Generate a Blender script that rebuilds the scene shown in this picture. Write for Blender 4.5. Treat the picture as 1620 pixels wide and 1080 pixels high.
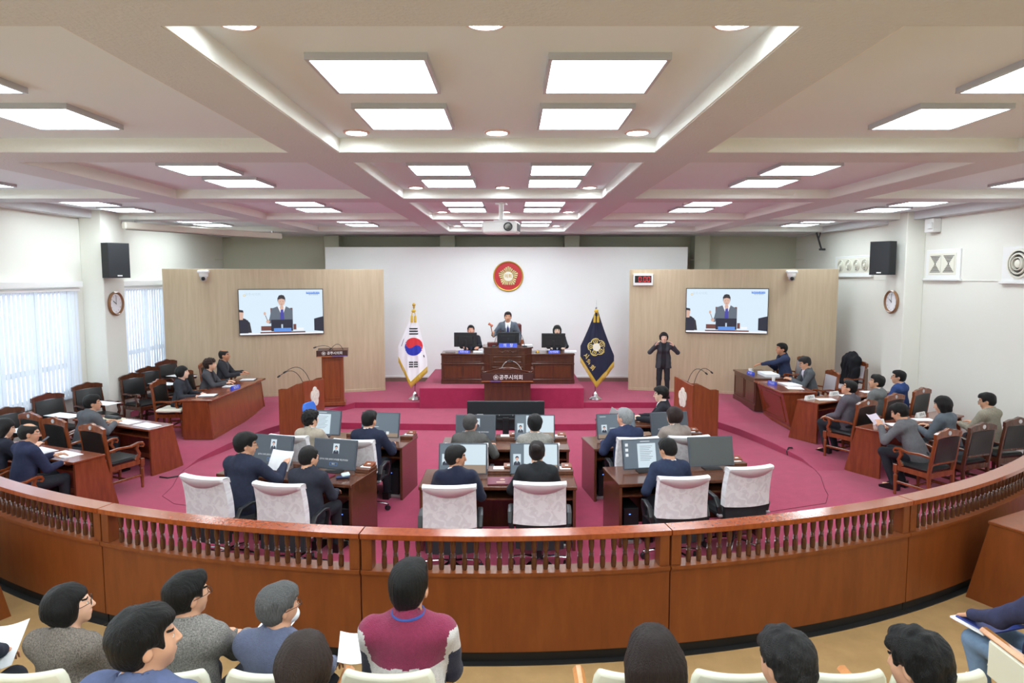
import bpy, math, random
import numpy as np
from mathutils import Matrix, Vector
for o in list(bpy.data.objects): bpy.data.objects.remove(o)
SC = bpy.context.scene
COL = SC.collection
PI = math.pi
R = math.radians
random.seed(4)

# ------------------------------------------------------------ camera
cam_data = bpy.data.cameras.new('camera')
cam = bpy.data.objects.new('camera', cam_data); COL.objects.link(cam)
cam_data.sensor_width = 36.0
cam_data.lens = 36.0*1020/1620
cam_data.shift_y = -18/1620
cam_data.clip_end = 100
cam.location = (0, 0, 3.1)
cam.rotation_euler = (PI/2-math.atan(85/1020), 0, 0)
SC.camera = cam
# ------------------------------------------------------------ world (overcast daylight outside the windows)
w = bpy.data.worlds.new('world'); SC.world = w; w.use_nodes = True
w.node_tree.nodes['Background'].inputs[0].default_value = (0.80, 0.90, 1.0, 1)
w.node_tree.nodes['Background'].inputs[1].default_value = 1.5
SC.view_settings.view_transform = 'Standard'
SC.view_settings.look = 'None'
SC.view_settings.gamma = 1
SC.view_settings.use_curve_mapping = False
SC.view_settings.exposure = 1.17
PANEL_E = 7.6      # brightness of the ceiling panels
LAMP_C = (.88, 1.01, 1.06, 1)   # daylight-white LED tubes
SPOT_E = 15.0      # brightness of the round downlights

# ------------------------------------------------------------ materials
def s2l(c):
    return tuple((x/12.92 if x <= .04045 else ((x+.055)/1.055)**2.4) for x in [v/255. for v in c])+(1.,)
_M = {}
def screen(name, rgb, rough, emit=0.):
    # a lit display: gives off its colour, reflects almost nothing
    m = mat(name, rgb, rough, emit=.46); m.node_tree.nodes['Principled BSDF'].inputs['Base Color'].default_value = (.01, .01, .012, 1); return m
def mat(name, rgb, rough=.6, metal=0., spec=.5, emit=0., noise=None, bump=None, trans=0., coat=0., sheen=0., stretch=(1, 1, 1), rgb2=None, space='Object', alpha=1.):
    if name in _M: return _M[name]
    m = bpy.data.materials.new(name); m.use_nodes = True
    nt = m.node_tree; N = nt.nodes; L = nt.links
    b = N['Principled BSDF']
    c = s2l(rgb)
    b.inputs['Base Color'].default_value = c
    b.inputs['Roughness'].default_value = rough
    b.inputs['Metallic'].default_value = metal
    b.inputs['Specular IOR Level'].default_value = spec
    if coat: b.inputs['Coat Weight'].default_value = coat; b.inputs['Coat Roughness'].default_value = .12
    if sheen: b.inputs['Sheen Weight'].default_value = sheen
    if trans: b.inputs['Transmission Weight'].default_value = trans
    if alpha < 1: b.inputs['Alpha'].default_value = alpha
    if emit:
        b.inputs['Emission Color'].default_value = c; b.inputs['Emission Strength'].default_value = emit
    tc = mp = None
    if noise or bump:
        tc = N.new('ShaderNodeTexCoord'); mp = N.new('ShaderNodeMapping'); mp.inputs['Scale'].default_value = stretch
        L.new(tc.outputs[space], mp.inputs[0])
    if noise:
        sc, amt = noise
        t = N.new('ShaderNodeTexNoise'); t.inputs['Scale'].default_value = sc; t.inputs['Detail'].default_value = 5; t.inputs['Roughness'].default_value = .62
        L.new(mp.outputs[0], t.inputs[0])
        r = N.new('ShaderNodeValToRGB')
        r.color_ramp.elements[0].position = .32; r.color_ramp.elements[1].position = .68
        c2 = s2l(rgb2) if rgb2 else tuple(x*(1-amt) for x in c[:3])+(1,)
        c1 = c if rgb2 else tuple(min(1, x*(1+amt*.6)) for x in c[:3])+(1,)
        r.color_ramp.elements[0].color = c2; r.color_ramp.elements[1].color = c1
        L.new(t.outputs[0], r.inputs[0]); L.new(r.outputs[0], b.inputs['Base Color'])
    if bump:
        sc, st = bump
        t = N.new('ShaderNodeTexNoise'); t.inputs['Scale'].default_value = sc; t.inputs['Detail'].default_value = 3
        L.new(mp.outputs[0], t.inputs[0])
        bp = N.new('ShaderNodeBump'); bp.inputs['Strength'].default_value = st; bp.inputs['Distance'].default_value = .01
        L.new(t.outputs[0], bp.inputs['Height']); L.new(bp.outputs[0], b.inputs['Normal'])
    _M[name] = m
    return m
def wood(name, rgb, dark, rough=.3, sc=3., stretch=(9, 9, .7), coat=.25, bump=None):
    return mat(name, rgb, rough, noise=(sc, .3), rgb2=dark, stretch=stretch, coat=coat, bump=bump)

# ------------------------------------------------------------ mesh builder
class MB:
    def __init__(s): s.v = []; s.f = []; s.m = []; s.mi = 0; s.T = Matrix()
    def at(s, loc=(0, 0, 0), rz=0, rx=0, ry=0):
        s.T = Matrix.Translation(loc) @ Matrix.Rotation(rz, 4, 'Z') @ Matrix.Rotation(ry, 4, 'Y') @ Matrix.Rotation(rx, 4, 'X'); return s
    def add(s, vs, fs):
        n = len(s.v)
        s.v += [tuple(s.T @ Vector(p)) for p in vs]
        s.f += [tuple(i+n for i in f) for f in fs]; s.m += [s.mi]*len(fs); return s
    def box(s, x0, x1, y0, y1, z0, z1, b=0.):
        if x0 > x1: x0, x1 = x1, x0
        if y0 > y1: y0, y1 = y1, y0
        if z0 > z1: z0, z1 = z1, z0
        b = min(b, (x1-x0)/2.01, (y1-y0)/2.01, (z1-z0)/2.01)
        if b <= 0:
            vs = [(x, y, z) for z in (z0, z1) for y in (y0, y1) for x in (x0, x1)]
            return s.add(vs, [(0, 2, 3, 1), (4, 5, 7, 6), (0, 1, 5, 4), (2, 6, 7, 3), (0, 4, 6, 2), (1, 3, 7, 5)])
        vs = []; idx = {}
        X = (x0, x1); Y = (y0, y1); Z = (z0, z1); sg = (1, -1)
        for i in (0, 1):
            for j in (0, 1):
                for k in (0, 1):
                    x, y, z = X[i], Y[j], Z[k]
                    idx[i, j, k, 0] = len(vs); vs.append((x, y+sg[j]*b, z+sg[k]*b))
                    idx[i, j, k, 1] = len(vs); vs.append((x+sg[i]*b, y, z+sg[k]*b))
                    idx[i, j, k, 2] = len(vs); vs.append((x+sg[i]*b, y+sg[j]*b, z))
        I = lambda i, j, k, a: idx[i, j, k, a]
        fs = []
        def q(l, flip): fs.append(tuple(l) if not flip else tuple(reversed(l)))
        for i in (0, 1):
            q([I(i, 0, 0, 0), I(i, 1, 0, 0), I(i, 1, 1, 0), I(i, 0, 1, 0)], i == 0)
            q([I(0, i, 0, 1), I(0, i, 1, 1), I(1, i, 1, 1), I(1, i, 0, 1)], i == 0)
            q([I(0, 0, i, 2), I(1, 0, i, 2), I(1, 1, i, 2), I(0, 1, i, 2)], i == 0)
        for i in (0, 1):
            for j in (0, 1):
                q([I(i, j, 0, 0), I(i, j, 1, 0), I(i, j, 1, 1), I(i, j, 0, 1)], (i+j) % 2 == 1)
                q([I(i, 0, j, 0), I(i, 0, j, 2), I(i, 1, j, 2), I(i, 1, j, 0)], (i+j) % 2 == 0)
                q([I(0, i, j, 1), I(1, i, j, 1), I(1, i, j, 2), I(0, i, j, 2)], (i+j) % 2 == 1)
                for k in (0, 1):
                    q([I(i, j, k, 0), I(i, j, k, 1), I(i, j, k, 2)], (i+j+k) % 2 == 0)
        return s.add(vs, fs)
    def prism(s, poly, a0, a1, axis='y'):
        # poly: 2D points; axis: extrusion axis
        def P(u, v, a): return (u, a, v) if axis == 'y' else ((a, u, v) if axis == 'x' else (u, v, a))
        n = len(poly)
        ar = sum(poly[i][0]*poly[(i+1) % n][1]-poly[(i+1) % n][0]*poly[i][1] for i in range(n))
        if (ar < 0) != (axis == 'y'): poly = poly[::-1]
        if a1 < a0: a0, a1 = a1, a0
        vs = [P(u, v, a0) for u, v in poly]+[P(u, v, a1) for u, v in poly]
        fs = [tuple(range(n-1, -1, -1)), tuple(range(n, 2*n))]
        fs += [(i, (i+1) % n, n+(i+1) % n, n+i) for i in range(n)]
        return s.add(vs, fs)
    def lathe(s, prof, n=16, c=(0, 0, 0), axis='z', caps=True):
        vs = []; fs = []
        for r, z in prof:
            for k in range(n):
                a = 2*PI*k/n; x, y = r*math.cos(a), r*math.sin(a)
                p = (x, y, z) if axis == 'z' else ((z, x, y) if axis == 'x' else (y, z, x))
                vs.append((p[0]+c[0], p[1]+c[1], p[2]+c[2]))
        for j in range(len(prof)-1):
            for k in range(n):
                a, b = j*n+k, j*n+(k+1) % n
                fs.append((a, b, b+n, a+n))
        if caps:
            fs.append(tuple(range(n-1, -1, -1))); m = (len(prof)-1)*n; fs.append(tuple(range(m, m+n)))
        return s.add(vs, fs)
    def cyl(s, c, r, h, n=16, axis='z'):
        return s.lathe([(r, 0), (r, h)], n, c, axis)
    def tube(s, pts, r, n=8, ry=None):
        pts = [Vector(p) for p in pts]; vs = []; fs = []
        rs = r if isinstance(r, (list, tuple)) else [r]*len(pts)
        u = None
        for i, p in enumerate(pts):
            t = (pts[min(i+1, len(pts)-1)]-pts[max(i-1, 0)]).normalized()
            if u is None:
                u = t.cross(Vector((0, 0, 1)))
                if u.length < .1: u = t.cross(Vector((1, 0, 0)))
            u = (u-t*u.dot(t)).normalized(); w_ = t.cross(u)
            for k in range(n):
                a = 2*PI*k/n; vs.append(tuple(p+u*math.cos(a)*rs[i]+w_*math.sin(a)*rs[i]*(ry or 1)))
        for j in range(len(pts)-1):
            for k in range(n):
                a, b = j*n+k, j*n+(k+1) % n; fs.append((a, b, b+n, a+n))
        fs.append(tuple(range(n-1, -1, -1))); m = (len(pts)-1)*n; fs.append(tuple(range(m, m+n)))
        return s.add(vs, fs)
    def sweep(s, pts, w_, h, side=(1, 0, 0)):
        # rectangular section swept along a path; w_ along side, h across
        pts = [Vector(p) for p in pts]; sd = Vector(side); vs = []; fs = []
        W = w_ if isinstance(w_, (list, tuple)) else [w_]*len(pts)
        H_ = h if isinstance(h, (list, tuple)) else [h]*len(pts)
        for i, p in enumerate(pts):
            t = (pts[min(i+1, len(pts)-1)]-pts[max(i-1, 0)]).normalized()
            up = sd.cross(t).normalized(); c = .28
            for a, b in ((-1+c, -1), (1-c, -1), (1, -1+c), (1, 1-c), (1-c, 1), (-1+c, 1), (-1, 1-c), (-1, -1+c)):
                vs.append(tuple(p+sd*a*W[i]/2+up*b*H_[i]/2))
        n = 8
        for j in range(len(pts)-1):
            for k in range(n):
                a, b = j*n+k, j*n+(k+1) % n; fs.append((a, b, b+n, a+n))
        fs.append(tuple(range(n-1, -1, -1))); m = (len(pts)-1)*n; fs.append(tuple(range(m, m+n)))
        return s.add(vs, fs)
    def ball(s, c, r, n=12, m=8):
        if not isinstance(r, (list, tuple)): r = (r, r, r)
        vs = []; fs = []
        for j in range(1, m):
            t = PI*j/m
            for k in range(n):
                a = 2*PI*k/n
                vs.append((c[0]+r[0]*math.sin(t)*math.cos(a), c[1]+r[1]*math.sin(t)*math.sin(a), c[2]-r[2]*math.cos(t)))
        b = len(vs); vs += [(c[0], c[1], c[2]-r[2]), (c[0], c[1], c[2]+r[2])]
        for j in range(m-2):
            for k in range(n):
                p, q = j*n+k, j*n+(k+1) % n; fs.append((p, q, q+n, p+n))
        for k in range(n):
            fs.append((b, (k+1) % n, k)); t0 = (m-2)*n; fs.append((b+1, t0+k, t0+(k+1) % n))
        return s.add(vs, fs)
    def grid(s, fn, nu, nv, closed=False):
        vs = [fn(i/nu, j/nv) for j in range(nv+1) for i in range(nu+1)]
        fs = [(j*(nu+1)+i, j*(nu+1)+i+1, (j+1)*(nu+1)+i+1, (j+1)*(nu+1)+i) for j in range(nv) for i in range(nu)]
        return s.add(vs, fs)
    def slab(s, fn, nu, nv, th):
        # a curved sheet with thickness: fn(u,v)->(point, normal)
        A = []; B = []
        for j in range(nv+1):
            for i in range(nu+1):
                p, n = fn(i/nu, j/nv); p = Vector(p); n = Vector(n)
                A.append(tuple(p)); B.append(tuple(p-n*th))
        k = len(A); W = nu+1
        fs = []
        for j in range(nv):
            for i in range(nu):
                a = j*W+i; fs.append((a, a+1, a+1+W, a+W)); fs.append((k+a, k+a+W, k+a+1+W, k+a+1))
        for i in range(nu):
            fs.append((i+1, i, k+i, k+i+1)); t = nv*W+i; fs.append((t, t+1, k+t+1, k+t))
        for j in range(nv):
            a = j*W; fs.append((a, a+W, k+a+W, k+a)); b = j*W+nu; fs.append((b+W, b, k+b, k+b+W))
        return s.add(A+B, fs)
    def text(s, body, size, depth=.002, align='CENTER', bold=0.):
        # lettering in the local XZ plane facing -Y, centred
        c = bpy.data.curves.new('t', 'FONT'); c.body = body; c.size = size; c.align_x = align; c.align_y = 'CENTER'
        c.resolution_u = 2; c.offset = bold
        o = bpy.data.objects.new('t', c); COL.objects.link(o)
        dg = bpy.context.evaluated_depsgraph_get(); me = o.evaluated_get(dg).to_mesh()
        vs = [(v.co.x, -depth, v.co.y) for v in me.vertices]; fs = [tuple(p.vertices) for p in me.polygons]
        s.add(vs, fs)
        o.evaluated_get(dg).to_mesh_clear(); bpy.data.objects.remove(o); bpy.data.curves.remove(c)
        return s
def obj(name, mb, mats, parent=None, loc=None, rz=0, smooth=35, fix=True):
    me = bpy.data.meshes.new(name)
    me.from_pydata(mb.v, [], mb.f)
    if not isinstance(mats, (list, tuple)): mats = [mats]
    for m in mats: me.materials.append(m)
    if len(mats) > 1: me.polygons.foreach_set('material_index', mb.m)
    if smooth:
        me.shade_smooth(); me.set_sharp_from_angle(angle=R(smooth))
    me.update()
    o = bpy.data.objects.new(name, me); COL.objects.link(o)
    if parent is not None: o.parent = parent
    if loc: o.location = loc
    if rz: o.rotation_euler = (0, 0, rz)
    return o
def tag(o, label=None, cat=None, group=None, kind=None):
    if label: o['label'] = label
    if cat: o['category'] = cat
    if group: o['group'] = group
    if kind: o['kind'] = kind
    return o
def thing(name, label, cat, loc=(0, 0, 0), rz=0, group=None):
    o = bpy.data.objects.new(name, None); COL.objects.link(o); o.empty_display_size = .1
    o.location = loc; o.rotation_euler = (0, 0, rz)
    return tag(o, label, cat, group)
def struct(name, mb, m, label=None, **k):
    o = obj(name, mb, m, **k); o['kind'] = 'structure'
    if label: o['label'] = label
    return o
KIDS = {}
def copy_tree(o, parent=None):
    c = o.copy(); COL.objects.link(c)
    if parent is not None: c.parent = parent
    for ch in list(o.children): copy_tree(ch, c)
    return c
USED = set()
def place(proto, loc, rz, label, group=None):
    o = copy_tree(proto) if proto.name in USED else proto
    USED.add(proto.name)
    o.location = loc; o.rotation_euler = (0, 0, rz); o['label'] = label
    if group: o['group'] = group
    return o
# ------------------------------------------------------------ organic surfaces (figures, hair, clothes)
def V(*a): return np.array(a, dtype=np.float64)
def cap(a, b, ra, rb, ys=None, fr=None, k=.02):
    return ('c', V(*a), V(*b), ra, rb, ys, fr, k)
def ell(c, r, k=.02, fr=None): return ('e', V(*c), V(*r), None, None, None, fr, k)
def box3(c, r, k=.02, fr=None, rd=.01): return ('b', V(*c), V(*r), rd, None, None, fr, k)
def ev(p, P):
    t, a, b, ra, rb, ys, fr, k = p
    if fr is not None: P = (P-fr[0]) @ fr[1]          # fr: (origin, 3x3 with local axes as columns)
    if t == 'c':
        if ys:
            sc = V(1, 1/ys, 1); P = P*sc; a = a*sc; b = b*sc
        ab = b-a; q = P-a
        h = np.clip((q @ ab)/max(ab @ ab, 1e-9), 0, 1)
        d = np.linalg.norm(q-h[:, None]*ab, axis=1)-(ra+(rb-ra)*h)
        return d*(ys if ys and ys < 1 else 1.)*(1 if not ys else 1.15)
    if t == 'e':
        q = P-a; k0 = np.linalg.norm(q/b, axis=1); k1 = np.linalg.norm(q/(b*b), axis=1)
        return k0*(k0-1)/np.maximum(k1, 1e-9)
    q = np.abs(P-a)-b+ra
    return np.linalg.norm(np.maximum(q, 0), axis=1)+np.minimum(q.max(axis=1), 0)-ra
def aabb(p):
    t, a, b, ra, rb, ys, fr, k = p
    if t == 'c': lo = np.minimum(a, b)-max(ra, rb); hi = np.maximum(a, b)+max(ra, rb)
    else: lo, hi = a-b, a+b
    if fr is not None:
        cs = np.array([[x, y, z] for x in (lo[0], hi[0]) for y in (lo[1], hi[1]) for z in (lo[2], hi[2])]) @ fr[1].T+fr[0]
        lo, hi = cs.min(0), cs.max(0)
    return lo, hi
def field(prims, cuts, disp):
    bb = [aabb(p) for p in prims]
    def f(P, fine=True):
        d = np.full(len(P), 9.)
        for p, (lo, hi) in zip(prims, bb):
            if fine:
                m = np.all((P > lo-.06) & (P < hi+.06), axis=1)
                if not m.any(): continue
                e = ev(p, P[m]); k = p[7]; o = d[m]
            else: m = slice(None); e = ev(p, P); k = p[7]; o = d
            h = np.maximum(k-np.abs(e-o), 0)/k if k else 0
            d[m] = np.minimum(e, o)-h*h*k*.25
        if cuts:
            for p in cuts:
                e = -ev(p, P); k = p[7]; h = np.maximum(k-np.abs(e-d), 0)/k
                d = np.maximum(e, d)+h*h*k*.25
        if disp is not None: d = d+disp(P)
        return d
    lo = np.min([b[0] for b in bb], axis=0); hi = np.max([b[1] for b in bb], axis=0)
    return f, lo, hi
def mesh_sdf(prims, h, cuts=None, disp=None):
    f, lo, hi = field(prims, cuts, disp)
    lo = lo-.03-h; hi = hi+.03+h
    B = 8
    nb = np.ceil((hi-lo)/(h*B)).astype(int)
    n = nb*B
    bc = np.stack(np.meshgrid(*[np.arange(k) for k in nb], indexing='ij'), -1).reshape(-1, 3)
    cen = lo+(bc+.5)*B*h
    dc = f(cen, False)
    G = np.repeat(np.repeat(np.repeat(np.where(dc > 0, 1., -1.).reshape(nb), B, 0), B, 1), B, 2).astype(np.float32)
    keep = bc[np.abs(dc) < B*h*.87*1.35+.02]
    loc = np.stack(np.meshgrid(*[np.arange(B)]*3, indexing='ij'), -1).reshape(-1, 3)
    idx = (keep[:, None, :]*B+loc[None]).reshape(-1, 3)
    G[idx[:, 0], idx[:, 1], idx[:, 2]] = f(lo+(idx+.5)*h)
    G[0] = G[-1] = 1; G[:, 0] = G[:, -1] = 1; G[:, :, 0] = G[:, :, -1] = 1
    S = G < 0
    c = S[:-1, :-1, :-1].astype(np.int8)
    cnt = np.zeros(c.shape, np.int8)
    for i in (0, 1):
        for j in (0, 1):
            for k in (0, 1): cnt += S[i:n[0]-1+i, j:n[1]-1+j, k:n[2]-1+k]
    act = np.argwhere((cnt > 0) & (cnt < 8))
    vid = np.full(cnt.shape, -1, np.int32); vid[act[:, 0], act[:, 1], act[:, 2]] = np.arange(len(act))
    acc = np.zeros((len(act), 3)); num = np.zeros(len(act))
    for ax in range(3):
        o1, o2 = [(1, 2), (0, 2), (0, 1)][ax]
        for u in (0, 1):
            for v in (0, 1):
                a = act.copy(); a[:, o1] += u; a[:, o2] += v
                b = a.copy(); b[:, ax] += 1
                ga = G[a[:, 0], a[:, 1], a[:, 2]]; gb = G[b[:, 0], b[:, 1], b[:, 2]]
                x = (ga < 0) != (gb < 0)
                den = ga-gb; den[~x] = 1
                t = np.clip(ga/den, 0.05, .95)
                off = np.zeros((len(act), 3)); off[:, o1] = u; off[:, o2] = v; off[:, ax] = t
                acc += off*x[:, None]; num += x
    verts = lo+(act+acc/num[:, None]+.5)*h
    quads = []
    for ax in range(3):
        o1, o2 = [(1, 2), (2, 0), (0, 1)][ax]
        sl = [slice(1, n[i]-1) for i in range(3)]
        a = S[tuple(sl)]
        sl2 = list(sl); sl2[ax] = slice(2, n[ax]); b = S[tuple(sl2)]
        e = np.argwhere(a != b)+1
        ins = S[e[:, 0], e[:, 1], e[:, 2]]
        q = []
        for (u, v) in ((-1, -1), (0, -1), (0, 0), (-1, 0)):
            g = e.copy(); g[:, o1] += u; g[:, o2] += v
            ok = np.all((g >= 0) & (g < np.array(vid.shape)), axis=1); g = np.clip(g, 0, np.array(vid.shape)-1)
            q.append(np.where(ok, vid[g[:, 0], g[:, 1], g[:, 2]], -1))
        q = np.stack(q, 1); q[~ins] = q[~ins][:, ::-1]
        quads.append(q[np.all(q >= 0, axis=1)])
    return verts, np.concatenate(quads)
def sdf_obj(name, prims, h, mats, cuts=None, disp=None, parent=None, pick=None):
    v, q = mesh_sdf(prims, h, cuts, disp)
    me = bpy.data.meshes.new(name)
    me.vertices.add(len(v)); me.vertices.foreach_set('co', v.astype(np.float32).ravel())
    me.loops.add(len(q)*4); me.loops.foreach_set('vertex_index', q.astype(np.int32).ravel())
    me.polygons.add(len(q)); me.polygons.foreach_set('loop_start', (np.arange(len(q))*4).astype(np.int32))
    me.update(calc_edges=True)
    if not isinstance(mats, (list, tuple)): mats = [mats]
    for m in mats: me.materials.append(m)
    if pick is not None:
        me.polygons.foreach_set('material_index', pick(v[q].mean(1)).astype(np.int32))
    me.shade_smooth()
    o = bpy.data.objects.new(name, me); COL.objects.link(o)
    if parent is not None: o.parent = parent
    return o
def rotm(yaw=0, pitch=0, roll=0):
    # columns are the local axes; yaw about z, pitch about x (positive looks up), roll about y
    return np.array(Matrix.Rotation(yaw, 3, 'Z') @ Matrix.Rotation(pitch, 3, 'X') @ Matrix.Rotation(roll, 3, 'Y'))
def ik(S, W, l1, l2, pole):
    d = W-S; L = np.linalg.norm(d); mx = (l1+l2)*.995
    if L > mx: W = S+d/L*mx; d = W-S; L = mx
    a = (l1*l1-l2*l2+L*L)/(2*L); hgt = math.sqrt(max(l1*l1-a*a, 0))
    u = d/L; p = pole-u*(pole @ u); p /= max(np.linalg.norm(p), 1e-6)
    return S+u*a+p*hgt, W
def hand(W, d, n, side, curl=.5, s=1.):
    # wrist, finger direction, palm-facing direction, side +1 = right hand; returns capsules
    d = d/np.linalg.norm(d); n = n-d*(n @ d); n /= np.linalg.norm(n); x = np.cross(d, n)
    # x points toward the thumb for the right hand when palm faces n
    th = x*(1 if side > 0 else -1)
    out = []
    pc = W+d*.05*s
    fr = (W, np.stack([th, n, d], 1))
    out.append(box3((0, 0, .048*s), (.039*s, .013*s, .048*s), .015, fr, .012))
    ln = [.068, .078, .073, .058]
    for i in range(4):
        o = (0.030-.020*i)*s
        b = W+d*.09*s+th*o
        a1 = curl*.7; a2 = curl*1.7; L = ln[i]*s
        sp = th*(.10-.07*i)*(1-curl*.6)
        d1 = d*math.cos(a1)+n*math.sin(a1)+sp; d2 = d*math.cos(a2)+n*math.sin(a2)+sp*.6
        p1 = b+d1*L*.5; p2 = p1+d2*L*.5
        out.append(cap(b-d*.01, p1, .0088*s, .0082*s, k=.006)); out.append(cap(p1, p2, .0082*s, .0068*s, k=.006))
    b = W+d*.022*s+th*.030*s
    t1 = (d*.62+th*.75+n*(.25+curl*.5)); t1 /= np.linalg.norm(t1)
    t2 = (d*.85+th*.25+n*(.25+curl*.7)); t2 /= np.linalg.norm(t2)
    p1 = b+t1*.04*s; p2 = p1+t2*.034*s
    out.append(cap(b, p1, .0125*s, .0098*s, k=.012)); out.append(cap(p1, p2, .0098*s, .0080*s, k=.006))
    return out
def wob(P, f, ph=0.):
    return (np.sin(P[:, 0]*f+1.7*np.sin(P[:, 1]*f*.7+ph)+ph)+np.sin(P[:, 1]*f*1.13+1.9*np.sin(P[:, 2]*f*.6)+ph*2)+np.sin(P[:, 2]*f*.9+1.5*np.sin(P[:, 0]*f*.8+ph)))/3.

SKIN = {'f': (226, 178, 150), 'm': (212, 160, 130)}
def cloth_mat(rgb, kind='wool'):
    rgb = tuple(min(250, int(x*1.10+5)) for x in rgb) if max(rgb) < 150 else rgb
    nm = 'cloth_%s_%d_%d_%d' % ((kind,)+tuple(rgb))
    if kind == 'tweed': return mat(nm, rgb, .95, spec=.15, noise=(140, .55), bump=(160, .5))
    if kind == 'knit': return mat(nm, rgb, .95, spec=.12, noise=(60, .12), bump=(220, .6), sheen=.15)
    return mat(nm, rgb, .85, spec=.2, noise=(30, .12), bump=(120, .12))
def hair_mat(rgb):
    nm = 'hair_%d_%d_%d' % tuple(rgb)
    return mat(nm, rgb, .42, spec=.34, noise=(14, .45), stretch=(26, 26, 2.2), bump=(16, 1.0), rgb2=tuple(int(x*.55) for x in rgb))
def person(label, loc, head=0., pose='sit', lean=8., yaw=0., pitch=0., roll=0., sex='m', s=1., seat=.45,
           jacket=(40, 42, 50), jk='wool', shirt=(235, 235, 240), tie=None, open_v=True, pants=(35, 36, 42), hair='short', hc=(22, 20, 20),
           glasses=False, rh=None, lh=None, rhd=None, lhd=None, rcurl=.45, lcurl=.45, rn=None, ln=None, h=.0085, hh=None, group=None,
           legs=True, stripes=None, collar='suit', mask=False, skin=None, twist=0., feet=.42, hd=1.):
    """hands rh/lh are wrist targets in the figure's own frame (x right, y ahead, z up, metres)"""
    hh = hh or h
    lean = R(lean)
    sit = pose == 'sit'
    hz = (seat+.10) if sit else .90*s
    hip = V(0, 0, hz)
    Rt = rotm(R(twist), -lean, 0)
    FT = (hip, Rt)
    def T(x, y, z): return hip+Rt @ (V(x, y, z)*s)
    fem = sex == 'f'
    shw = (.150 if fem else .172)
    neck0 = T(0, -.015, .465); hc0 = neck0+Rt @ V(0, .01, .03)*s
    HR = rotm(R(yaw), R(pitch), R(roll))
    hcn = hc0+rotm(0, -lean*.5, 0) @ V(0, .030, .122)*s
    FH = (hcn, HR*1.0)
    hs = s*(.95 if fem else 1.)*hd
    skm = mat('skin_'+(skin or sex), SKIN[sex] if not skin else {'tan': (190, 135, 105), 'pale': (236, 196, 174), 'rosy': (222, 160, 135)}[skin], .55, spec=.35)
    lipm = mat('lips', (176, 96, 88), .5); eyem = mat('eye_dark', (34, 26, 24), .3); whm = mat('eye_white', (225, 220, 215), .35)
    def E(c, r, k=.015): return ell(V(*c)*hs, V(*r)*hs, k, FH)
    body = [E((0, -.012, .030), (.075, .094, .090)), E((0, .022, -.040), (.058, .066, .066), .03), E((0, .068, -.086), (.022, .018, .018), .03),
            E((0, .045, -.02), (.062, .045, .055), .03),
            cap(V(0, .090, .018)*hs, V(0, .108, -.022)*hs, .009*hs, .0125*hs, fr=FH, k=.012),
            E((.013, .096, -.024), (.008, .010, .007), .008), E((-.013, .096, -.024), (.008, .010, .007), .008),
            cap(V(-.035, .078, .034)*hs, V(.035, .078, .034)*hs, .011*hs, .011*hs, fr=FH, k=.015),
            E((0, .089, -.052), (.024, .010, .006), .008), E((0, .086, -.063), (.019, .010, .006), .008)]
    for sx in (-1, 1):
        body.append(E((sx*.077, -.008, -.005), (.010, .019, .031), .008))
        body.append(E((sx*.030, .079, .010), (.014, .010, .009), .006))
    body.append(cap(hc0+Rt @ V(0, -.005, -.06)*s, hcn+HR @ V(0, -.015, -.05)*s, .054*s, .052*s, k=.03))
    # torso core, arms
    shR = T(shw, 0, .43); shL = T(-shw, 0, .43)
    tors = lambda g: [cap((0, 0, -.02*s), (0, 0, .16*s), (.150 if fem else .158)*s+g, (.122 if fem else .145)*s+g, .68, FT, .05),
                      cap((0, 0, .16*s), (0, .01*s, .36*s), (.122 if fem else .145)*s+g, (.138 if fem else .158)*s+g, .66, FT, .05),
                      cap(V(-shw+.015, -.01, .42)*s, V(shw-.015, -.01, .42)*s, .052*s+g, .052*s+g, fr=FT, k=.06),
                      cap(V(0, -.015, .40)*s, V(0, -.01, .49)*s, .085*s+g*.6, .055*s+g*.8, fr=FT, k=.05)]
    if fem: tors_f = lambda g: [ell(V(sx*.06, .075, .30)*s, V(.062, .05, .06)*s+g, .04, FT) for sx in (-1, 1)]
    else: tors_f = lambda g: []
    body += tors(-.012)
    ua, fa = .275*s, .245*s
    arms = []
    for sd, S, W, pd, n_, cu, hd in ((1, shR, rh, V(.55, -.45, -.8), rn, rcurl, rhd), (-1, shL, lh, V(-.55, -.45, -.8), ln, lcurl, lhd)):
        if W is None: W = V(sd*.16, .34, hz+.10) if sit else V(sd*.25, .08, .80*s)
        El, Wr = ik(S, V(*W), ua, fa, pd)
        fd = (Wr-El)/np.linalg.norm(Wr-El)
        hd_ = V(*hd) if hd is not None else (fd+V(0, 0, -.15 if sit else 0))
        nn = V(*n_) if n_ is not None else (V(0, 0, -1.) if sit else V(-sd, 0, 0.))
        body += [cap(S, El, .046*s, .036*s), cap(El, Wr, .038*s, .027*s)]
        body += hand(Wr, hd_, nn, sd, cu, s*(.95 if fem else 1.03))
        arms.append((S, El, Wr))
    # legs
    lg = []
    for sd in (-1, 1):
        if sit:
            K = V(sd*.115, .42*s, seat+.075); A = V(sd*.12, feet*s, .09); H0 = V(sd*.085, .0, hz-.02)
            if np.linalg.norm(K-A) < .3: pass
        else:
            H0 = V(sd*.085*s, 0, hz-.02); K = V(sd*.10*s, .015, .48*s); A = V(sd*.105*s, -.01, .09)
        lg.append((H0, K, A))
        body += [cap(H0, K, .072*s, .05*s), cap(K, A, .046*s, .032*s), cap(A+V(0, 0, -.03), A+V(0, .14*s, -.045), .035, .028, k=.02)]
    inv = HR.T
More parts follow.
